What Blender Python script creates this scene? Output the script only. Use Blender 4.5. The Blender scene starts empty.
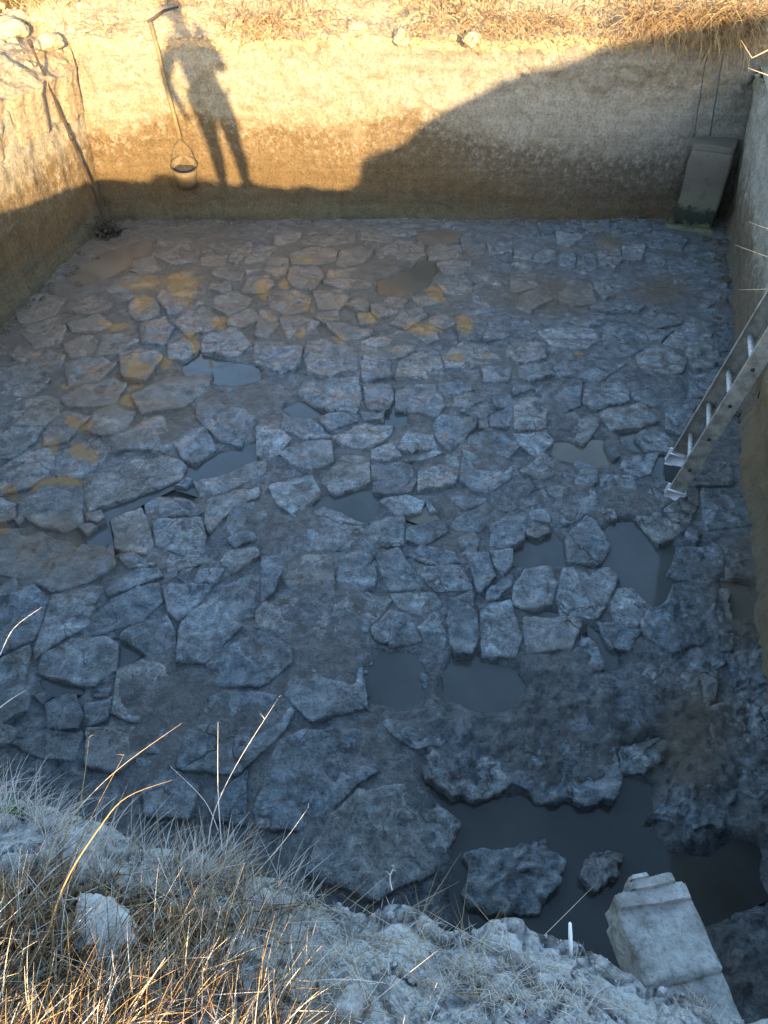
import bpy, bmesh, math, random
from mathutils import Vector, Matrix, noise
random.seed(7)
R = math.radians
scene = bpy.context.scene
COL = scene.collection

# ------------------------------------------------------------------ camera model (metres, pit floor at z = 0)
H, PITCH, FPX = 3.4, R(42), 745.0
RIM = 1.87
CAM = Vector((0, 0, H))
FW = Vector((0, math.cos(PITCH), -math.sin(PITCH)))
UPV = Vector((0, math.sin(PITCH), math.cos(PITCH)))
AZ, EL = R(12), R(9.0)
SUN = Vector((math.sin(AZ)*math.cos(EL), -math.cos(AZ)*math.cos(EL), math.sin(EL)))   # towards the sun

def ray(px, py):
    return Vector(((px-384)/FPX, 0, 0)) + UPV*((512-py)/FPX) + FW
def U(px, py, z=0.0):                       # point of the level z seen at a pixel
    d = ray(px, py); return CAM + d*((z-H)/d.z)
def UD(px, py, depth):                      # point at a depth along the view axis
    return CAM + ray(px, py)*depth
def UP(px, py, p0, n):                      # point of a plane
    d = ray(px, py); return CAM + d*((p0-CAM).dot(n)/d.dot(n))
def depth_of(p): return (p-CAM).dot(FW)

# ------------------------------------------------------------------ small helpers
def tag(o, label=None, cat=None, group=None, kind=None):
    if label: o['label'] = label
    if cat: o['category'] = cat
    if group: o['group'] = group
    if kind: o['kind'] = kind
    return o
def link(name, me, mats, parent=None, smooth=True):
    if not isinstance(mats, (list, tuple)): mats = [mats]
    for m in mats: me.materials.append(m)
    if smooth: me.polygons.foreach_set('use_smooth', [True]*len(me.polygons))
    o = bpy.data.objects.new(name, me); COL.objects.link(o)
    if parent is not None: o.parent = parent
    return o
def from_py(name, vs, fs, mats, parent=None, smooth=True, attrs=None, fattrs=None):
    me = bpy.data.meshes.new(name); me.from_pydata([tuple(v) for v in vs], [], fs); me.update()
    if attrs:
        for k, vals in attrs.items():
            a = me.attributes.new(k, 'FLOAT', 'POINT'); a.data.foreach_set('value', vals)
    o = link(name, me, mats, parent, smooth)
    return o
def empty(name, loc=(0, 0, 0)):
    o = bpy.data.objects.new(name, None); COL.objects.link(o); o.location = loc; return o
def nz(x, y, z=0.0): return noise.noise(Vector((x, y, z)))
def fbm(x, y, z=0.0, o=4, lac=2.1, g=.5):
    s, a, f = 0.0, 1.0, 1.0
    for _ in range(o):
        s += a*noise.noise(Vector((x*f, y*f, z*f))); a *= g; f *= lac
    return s
def sstep(a, b, x):
    t = min(1, max(0, (x-a)/(b-a))); return t*t*(3-2*t)
def tube_data(pts, rads, n=6, vs=None, fs=None, cap=True):
    vs = [] if vs is None else vs; fs = [] if fs is None else fs
    b0 = len(vs); prev = None
    for i, p in enumerate(pts):
        t = (pts[min(i+1, len(pts)-1)] - pts[max(i-1, 0)]).normalized()
        a = t.cross(Vector((0, 0, 1)) if abs(t.z) < .95 else Vector((0, 1, 0))).normalized(); b = t.cross(a)
        for k in range(n):
            an = 2*math.pi*k/n; vs.append(p + (a*math.cos(an)+b*math.sin(an))*rads[i])
    for i in range(len(pts)-1):
        for k in range(n):
            k2 = (k+1) % n
            fs.append((b0+i*n+k, b0+i*n+k2, b0+(i+1)*n+k2, b0+(i+1)*n+k))
    if cap and n > 2:
        fs.append(tuple(b0+k for k in reversed(range(n)))); e = b0+(len(pts)-1)*n
        fs.append(tuple(e+k for k in range(n)))
    return vs, fs

# ------------------------------------------------------------------ materials
def new_mat(name):
    m = bpy.data.materials.new(name); m.use_nodes = True
    nt = m.node_tree; nt.nodes.clear()
    out = nt.nodes.new('ShaderNodeOutputMaterial'); bs = nt.nodes.new('ShaderNodeBsdfPrincipled')
    nt.links.new(bs.outputs[0], out.inputs[0]); return m, nt, bs
def N(nt, t, **kw):
    n = nt.nodes.new(t)
    for k, v in kw.items(): setattr(n, k, v)
    return n
def noise_n(nt, vec, scale, detail=6, rough=.6, dist=0.0):
    n = N(nt, 'ShaderNodeTexNoise'); n.inputs['Scale'].default_value = scale; n.inputs['Detail'].default_value = detail
    n.inputs['Roughness'].default_value = rough; n.inputs['Distortion'].default_value = dist
    nt.links.new(vec, n.inputs['Vector']); return n.outputs['Fac']
def ramp(nt, fac, stops):
    r = N(nt, 'ShaderNodeValToRGB'); e = r.color_ramp.elements
    while len(e) < len(stops): e.new(.5)
    for el, (p, c) in zip(e, stops):
        el.position = p; el.color = (c[0], c[1], c[2], 1) if isinstance(c, (tuple, list)) else (c, c, c, 1)
    nt.links.new(fac, r.inputs[0]); return r.outputs[0]
def mix(nt, fac, a, b, mode='MIX'):
    m = N(nt, 'ShaderNodeMix', data_type='RGBA', blend_type=mode)
    for sock, v in ((m.inputs[0], fac), (m.inputs[6], a), (m.inputs[7], b)):
        if hasattr(v, 'is_linked'): nt.links.new(v, sock)
        elif isinstance(v, (int, float)): sock.default_value = v
        else: sock.default_value = (v[0], v[1], v[2], 1)
    return m.outputs[2]
def mth(nt, op, a, b=None, c=None, clamp=False):
    m = N(nt, 'ShaderNodeMath', operation=op, use_clamp=clamp)
    for i, v in enumerate((a, b, c)):
        if v is None: continue
        if hasattr(v, 'is_linked'): nt.links.new(v, m.inputs[i])
        else: m.inputs[i].default_value = v
    return m.outputs[0]
def mapr(nt, v, a, b, c=0.0, d=1.0):
    m = N(nt, 'ShaderNodeMapRange', clamp=True)
    nt.links.new(v, m.inputs[0])
    for i, x in zip((1, 2, 3, 4), (a, b, c, d)): m.inputs[i].default_value = x
    return m.outputs[0]
def bump(nt, bs, hgt, dist=.01, strength=1.0, prev=None):
    b = N(nt, 'ShaderNodeBump'); b.inputs['Distance'].default_value = dist; b.inputs['Strength'].default_value = strength
    nt.links.new(hgt, b.inputs['Height'])
    if prev is not None: nt.links.new(prev, b.inputs['Normal'])
    nt.links.new(b.outputs[0], bs.inputs['Normal']); return b.outputs[0]
def attr(nt, name): return N(nt, 'ShaderNodeAttribute', attribute_name=name).outputs['Fac']
def pos(nt): return N(nt, 'ShaderNodeNewGeometry').outputs['Position']
def setv(nt, sock, v):
    if hasattr(v, 'is_linked'): nt.links.new(v, sock)
    else: sock.default_value = v

def mat_stone():
    m, nt, bs = new_mat('wet_slab_stone'); P = pos(nt)
    rnd = N(nt, 'ShaderNodeObjectInfo').outputs['Random']
    n1 = noise_n(nt, P, 3.2, 8, .65, .4); n2 = noise_n(nt, P, 15, 10, .78, .35); n3 = noise_n(nt, P, 62, 8, .8)
    base = ramp(nt, n2, [(.35, (.058, .064, .070)), (.45, (.19, .20, .208)), (.55, (.36, .37, .375)), (.65, (.68, .68, .67))])
    warm = mix(nt, mapr(nt, n1, .45, .68), base, mix(nt, .55, base, (.15, .125, .09)))
    tint = mix(nt, 1.0, warm, ramp(nt, rnd, [(0, (.55, .68, .76)), (.35, (.78, .92, .99)), (.6, (.86, .96, .99)), (.8, (.98, .98, .92)), (1, (1.10, 1.24, 1.30))]), 'MULTIPLY')
    pits = mapr(nt, noise_n(nt, P, 34, 3, .5, 1.2), .30, .40, .35, 1)
    tint = mix(nt, 1.0, tint, ramp(nt, pits, [(0, 0.0), (1, 1.0)]), 'MULTIPLY')
    film = mapr(nt, noise_n(nt, P, 5.5, 9, .7, .6), .50, .62)                       # grey silt left in films and drips on the slab tops
    tint = mix(nt, mth(nt, 'MULTIPLY', film, .55), tint, mix(nt, n3, (.26, .265, .27), (.48, .485, .48)))
    spk = mapr(nt, n3, .38, .54, .36, 1.35); tint = mix(nt, 1.0, tint, ramp(nt, spk, [(0, 0.0), (1, 1.0)]), 'MULTIPLY')
    vo = N(nt, 'ShaderNodeTexVoronoi', feature='DISTANCE_TO_EDGE'); vo.inputs['Scale'].default_value = 3.1
    wn = N(nt, 'ShaderNodeTexNoise'); wn.inputs['Scale'].default_value = 5; wn.inputs['Detail'].default_value = 5; nt.links.new(P, wn.inputs['Vector'])
    sc = N(nt, 'ShaderNodeVectorMath', operation='SCALE'); sc.inputs[3].default_value = .32; nt.links.new(wn.outputs['Color'], sc.inputs[0])
    ad = N(nt, 'ShaderNodeVectorMath', operation='ADD'); nt.links.new(P, ad.inputs[0]); nt.links.new(sc.outputs[0], ad.inputs[1]); nt.links.new(ad.outputs[0], vo.inputs['Vector'])
    crack = mth(nt, 'MULTIPLY', mapr(nt, vo.outputs['Distance'], .010, .028, 1, 0), mapr(nt, noise_n(nt, P, 1.9, 3, .5), .48, .60))
    tint = mix(nt, mth(nt, 'MULTIPLY', crack, .8), tint, (.03, .03, .03))
    br = attr(nt, 'brown'); tint = mix(nt, mth(nt, 'MULTIPLY', br, .75), tint, mix(nt, n2, (.12, .092, .062), (.36, .275, .19)))
    oc = attr(nt, 'ochre')
    ocm = mapr(nt, mth(nt, 'ADD', oc, mth(nt, 'MULTIPLY', mth(nt, 'SUBTRACT', n2, .5), 1.9)), .25, .75)
    col = mix(nt, mth(nt, 'MULTIPLY', ocm, .9), tint, mix(nt, n3, (.32, .19, .075), (.48, .30, .13)))
    nt.links.new(col, bs.inputs['Base Color'])
    setv(nt, bs.inputs['Roughness'], mapr(nt, n1, .38, .62, .14, .42)); bs.inputs['Specular IOR Level'].default_value = .6
    setv(nt, bs.inputs['Coat Weight'], mapr(nt, n1, .36, .56, .9, .15)); bs.inputs['Coat Roughness'].default_value = .16; bs.inputs['Coat IOR'].default_value = 1.4
    hgt = mth(nt, 'SUBTRACT', mth(nt, 'ADD', mth(nt, 'MULTIPLY', n2, 1.0), mth(nt, 'MULTIPLY', n3, .6)), mth(nt, 'MULTIPLY', crack, .35))
    bump(nt, bs, hgt, .055, 1.0); return m
def mat_mud():
    m, nt, bs = new_mat('wet_mud'); P = pos(nt)
    n1 = noise_n(nt, P, 1.6, 6, .6, .5); n2 = noise_n(nt, P, 13, 10, .78, .35); n3 = noise_n(nt, P, 55, 8, .8)
    c = mix(nt, mapr(nt, n1, .4, .62), ramp(nt, n2, [(.34, (.055, .064, .072)), (.5, (.175, .196, .21)), (.66, (.40, .43, .44))]),
            ramp(nt, n2, [(.34, (.075, .076, .072)), (.62, (.22, .22, .21))]))
    spk = mapr(nt, n3, .38, .55, .42, 1.35); c = mix(nt, 1.0, c, ramp(nt, spk, [(0, 0.0), (1, 1.0)]), 'MULTIPLY')
    br = attr(nt, 'brown'); c = mix(nt, mth(nt, 'MULTIPLY', br, .8), c, mix(nt, n2, (.10, .078, .052), (.24, .185, .125)))
    oc = attr(nt, 'ochre'); ocm = mapr(nt, mth(nt, 'ADD', oc, mth(nt, 'MULTIPLY', mth(nt, 'SUBTRACT', n2, .5), 1.9)), .25, .75)
    c = mix(nt, mth(nt, 'MULTIPLY', ocm, .9), c, (.38, .235, .095))
    c = mix(nt, mth(nt, 'MULTIPLY', attr(nt, 'wet'), .6), c, mix(nt, 1.0, c, (.42, .42, .42), 'MULTIPLY'))
    nt.links.new(c, bs.inputs['Base Color'])
    setv(nt, bs.inputs['Roughness'], mapr(nt, n1, .4, .6, .16, .5)); bs.inputs['Specular IOR Level'].default_value = .55
    bump(nt, bs, mth(nt, 'ADD', n2, mth(nt, 'MULTIPLY', n3, .45)), .06, 1.0); return m
def mat_water(name, col, rough=.06):
    m, nt, bs = new_mat(name); P = pos(nt)
    n1 = noise_n(nt, P, 2.3, 5, .6, .6)
    c = mix(nt, mapr(nt, n1, .35, .65), col, [x*1.5 for x in col])
    nt.links.new(c, bs.inputs['Base Color']); bs.inputs['Roughness'].default_value = rough; bs.inputs['IOR'].default_value = 1.33
    bump(nt, bs, noise_n(nt, P, 9, 2, .5), .004, .25); return m
def mat_wall(name, shift=0.0, grey=0.0, rightpale=False, bright=(.26, .50)):
    m, nt, bs = new_mat(name); P = pos(nt)
    sep = N(nt, 'ShaderNodeSeparateXYZ'); nt.links.new(P, sep.inputs[0])
    n1 = noise_n(nt, P, 1.1, 6, .62, .3); n2 = noise_n(nt, P, 7, 10, .78, .3); n3 = noise_n(nt, P, 38, 8, .8)
    mp = N(nt, 'ShaderNodeMapping'); mp.inputs['Scale'].default_value = (6, 6, .55); nt.links.new(P, mp.inputs[0])
    streak = noise_n(nt, mp.outputs[0], 2.2, 6, .65)
    z = mth(nt, 'ADD', sep.outputs[2], mth(nt, 'MULTIPLY', mth(nt, 'SUBTRACT', n1, .5), .75))
    z = mth(nt, 'ADD', z, mth(nt, 'MULTIPLY', mth(nt, 'SUBTRACT', n2, .5), .50))
    z = mth(nt, 'ADD', z, shift)
    if rightpale: z = mth(nt, 'ADD', z, mapr(nt, sep.outputs[0], .3, 2.2, 0, .38))
    zz = mth(nt, 'MULTIPLY', z, .5)
    c = ramp(nt, zz, [(.0, (.17, .165, .10)), (.05, (.25, .23, .145)), (.10, (.28, .235, .145)), (.17, (.29, .225, .135)), (.24, (.33, .23, .115)),
                      (.50, (.37, .255, .125)), (.58, (.60, .50, .33)), (.66, (.68, .60, .45)), (.80, (.72, .64, .49)), (.95, (.64, .54, .38))])
    c = mix(nt, mth(nt, 'MULTIPLY', mapr(nt, streak, .45, .72), .38), c, mix(nt, 1.0, c, (.55, .50, .45), 'MULTIPLY'))
    c = mix(nt, mth(nt, 'MULTIPLY', mapr(nt, noise_n(nt, P, 9, 10, .8, .3), .52, .66), .42), c, mix(nt, 1.0, c, (.42, .35, .29), 'MULTIPLY'))
    pale = mth(nt, 'MULTIPLY', mapr(nt, noise_n(nt, P, 14, 10, .8, .2), .50, .60), mapr(nt, z, .6, 1.1))
    c = mix(nt, mth(nt, 'MULTIPLY', pale, .65), c, (.80, .74, .62))
    if rightpale:
        bw = N(nt, 'ShaderNodeRGBToBW'); nt.links.new(c, bw.inputs[0])
        c = mix(nt, mth(nt, 'MULTIPLY', mapr(nt, sep.outputs[0], -.4, 1.8, 0, .55), mapr(nt, z, .25, .9)), c, mix(nt, 1.0, bw.outputs[0], (1.08, 1.02, .92), 'MULTIPLY'))
    if grey:
        bw = N(nt, 'ShaderNodeRGBToBW'); nt.links.new(c, bw.inputs[0])
        c = mix(nt, grey, c, mix(nt, 1.0, bw.outputs[0], (1.0, .96, .88), 'MULTIPLY'))
    mh = N(nt, 'ShaderNodeMapping'); mh.inputs['Scale'].default_value = (.35, .35, 7); nt.links.new(P, mh.inputs[0])
    lay = noise_n(nt, mh.outputs[0], 1.3, 6, .6, .3); c = mix(nt, mth(nt, 'MULTIPLY', mapr(nt, lay, .46, .62), .30), c, mix(nt, 1.0, c, (.58, .52, .46), 'MULTIPLY'))
    spk = mapr(nt, n3, .36, .54, *bright)
    c = mix(nt, 1.0, c, ramp(nt, spk, [(0, 0.0), (1, 1.0)]), 'MULTIPLY')
    nt.links.new(c, bs.inputs['Base Color']); bs.inputs['Roughness'].default_value = .9; bs.inputs['Specular IOR Level'].default_value = .2
    bump(nt, bs, mth(nt, 'ADD', n2, mth(nt, 'MULTIPLY', n3, .5)), .07, 1.0); return m
def mat_ground():
    m, nt, bs = new_mat('dry_clay_ground'); P = pos(nt)
    n1 = noise_n(nt, P, 1.4, 7, .65, .4); n2 = noise_n(nt, P, 16, 9, .75, .6); n3 = noise_n(nt, P, 90, 8, .75)
    vo = N(nt, 'ShaderNodeTexVoronoi', feature='DISTANCE_TO_EDGE'); vo.inputs['Scale'].default_value = 13
    wv = N(nt, 'ShaderNodeVectorMath', operation='ADD'); nt.links.new(P, wv.inputs[0])
    nv = N(nt, 'ShaderNodeTexNoise'); nv.inputs['Scale'].default_value = 9; nt.links.new(P, nv.inputs['Vector'])
    sc = N(nt, 'ShaderNodeVectorMath', operation='SCALE'); sc.inputs[3].default_value = .09; nt.links.new(nv.outputs['Color'], sc.inputs[0])
    nt.links.new(sc.outputs[0], wv.inputs[1]); nt.links.new(wv.outputs[0], vo.inputs['Vector'])
    crack = mapr(nt, vo.outputs['Distance'], 0.0, .035, 0, 1)
    pale = ramp(nt, n2, [(.34, (.34, .32, .29)), (.48, (.58, .565, .54)), (.62, (.74, .73, .71))])
    soil = ramp(nt, n2, [(.3, (.09, .055, .03)), (.6, (.24, .16, .085))])
    dirt = attr(nt, 'dirt')
    c = mix(nt, mapr(nt, mth(nt, 'ADD', dirt, mth(nt, 'MULTIPLY', mth(nt, 'SUBTRACT', n1, .5), 1.6)), .35, .65), pale, soil)
    c = mix(nt, attr(nt, 'far'), c, mix(nt, 1.0, c, (.66, .52, .35), 'MULTIPLY'))
    c = mix(nt, mth(nt, 'MULTIPLY', mth(nt, 'SUBTRACT', 1.0, crack), .35), c, mix(nt, 1.0, c, (.35, .33, .31), 'MULTIPLY'))
    spk = mapr(nt, n3, .36, .52, .55, 1.05); c = mix(nt, 1.0, c, ramp(nt, spk, [(0, 0.0), (1, 1.0)]), 'MULTIPLY')
    nt.links.new(c, bs.inputs['Base Color']); bs.inputs['Roughness'].default_value = .95; bs.inputs['Specular IOR Level'].default_value = .15
    h = mth(nt, 'ADD', mth(nt, 'ADD', n2, mth(nt, 'MULTIPLY', n3, .35)), mth(nt, 'MULTIPLY', crack, .22))
    bump(nt, bs, h, .035, 1.0); return m
def mat_rock(name, a, b, scale=14, rough=.9, dist=.02, stain=0.0):
    m, nt, bs = new_mat(name)
    P = pos(nt)
    n2 = noise_n(nt, P, scale, 9, .72, .5); n3 = noise_n(nt, P, scale*5, 7, .75)
    c = mix(nt, mapr(nt, n2, .33, .67), a, b)
    if stain: c = mix(nt, mth(nt, 'MULTIPLY', mapr(nt, noise_n(nt, P, 7, 9, .75, .4), .50, .60), stain), c, mix(nt, 1.0, c, (.46, .42, .36), 'MULTIPLY'))
    spk = mapr(nt, n3, .34, .5, .6, 1.05)
    c = mix(nt, 1.0, c, ramp(nt, spk, [(0, 0.0), (1, 1.0)]), 'MULTIPLY')
    nt.links.new(c, bs.inputs['Base Color']); bs.inputs['Roughness'].default_value = rough; bs.inputs['Specular IOR Level'].default_value = .2
    bump(nt, bs, mth(nt, 'ADD', n2, mth(nt, 'MULTIPLY', n3, .4)), dist, .9); return m
def mat_grass(name, stops, rough=.7):
    m, nt, bs = new_mat(name)
    r = attr(nt, 'blade'); c = ramp(nt, r, stops); nt.links.new(c, bs.inputs['Base Color'])
    bs.inputs['Roughness'].default_value = rough; bs.inputs['Specular IOR Level'].default_value = .25; return m
def mat_plain(name, col, rough=.6, metal=0.0, var=.25, scale=30):
    m, nt, bs = new_mat(name); P = pos(nt); n = noise_n(nt, P, scale, 6, .65)
    c = mix(nt, mapr(nt, n, .35, .65), [x*(1-var) for x in col], [min(1, x*(1+var)) for x in col])
    nt.links.new(c, bs.inputs['Base Color']); bs.inputs['Metallic'].default_value = metal
    setv(nt, bs.inputs['Roughness'], mapr(nt, n, .3, .7, max(0, rough-.12), min(1, rough+.12)))
    bump(nt, bs, n, .003, .5); return m

STONE, MUD = mat_stone(), mat_mud()
WBLUE = mat_water('grey_puddle_water', (.042, .045, .043)); WBROWN = mat_water('brown_puddle_water', (.075, .064, .048), .14)
WDARK = mat_water('dark_pool_water', (.024, .0245, .022), .06); WMUD = mat_water('thin_brown_slurry', (.105, .084, .062), .30)
WALLB = mat_wall('brown_pit_wall', .28, .1, False, (.85, 1.4))
WALLF, WALLL, WALLR = mat_wall('ochre_pit_wall', 0, 0, True), mat_wall('ochre_pit_wall_left', .10, .0, False, (.32, .66)), mat_wall('grey_pit_wall', .30, .4, False, (.52, .95))
GROUND = mat_ground()

# ------------------------------------------------------------------ pit plan (inner corners at floor level)
FL, FR = U(110, 222), U(729, 221)
LN = U(0, 330); RN = U(768, 690); RM = U(745, 430)
near_a, near_b = Vector((-.93, .89, 0)), Vector((.76, .44, 0))
def isect(a, b, c, d):
    r, s = b-a, d-c; k = r.x*s.y-r.y*s.x; t = ((c-a).x*s.y-(c-a).y*s.x)/k; return a+r*t
NL = isect(FL, LN, near_a, near_b); NR = isect(RM, RN, near_a, near_b)
PIT = [NL, NR, RM, FR, FL]                                     # counter-clockwise seen from above
CEN = sum(PIT, Vector())/5

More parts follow.
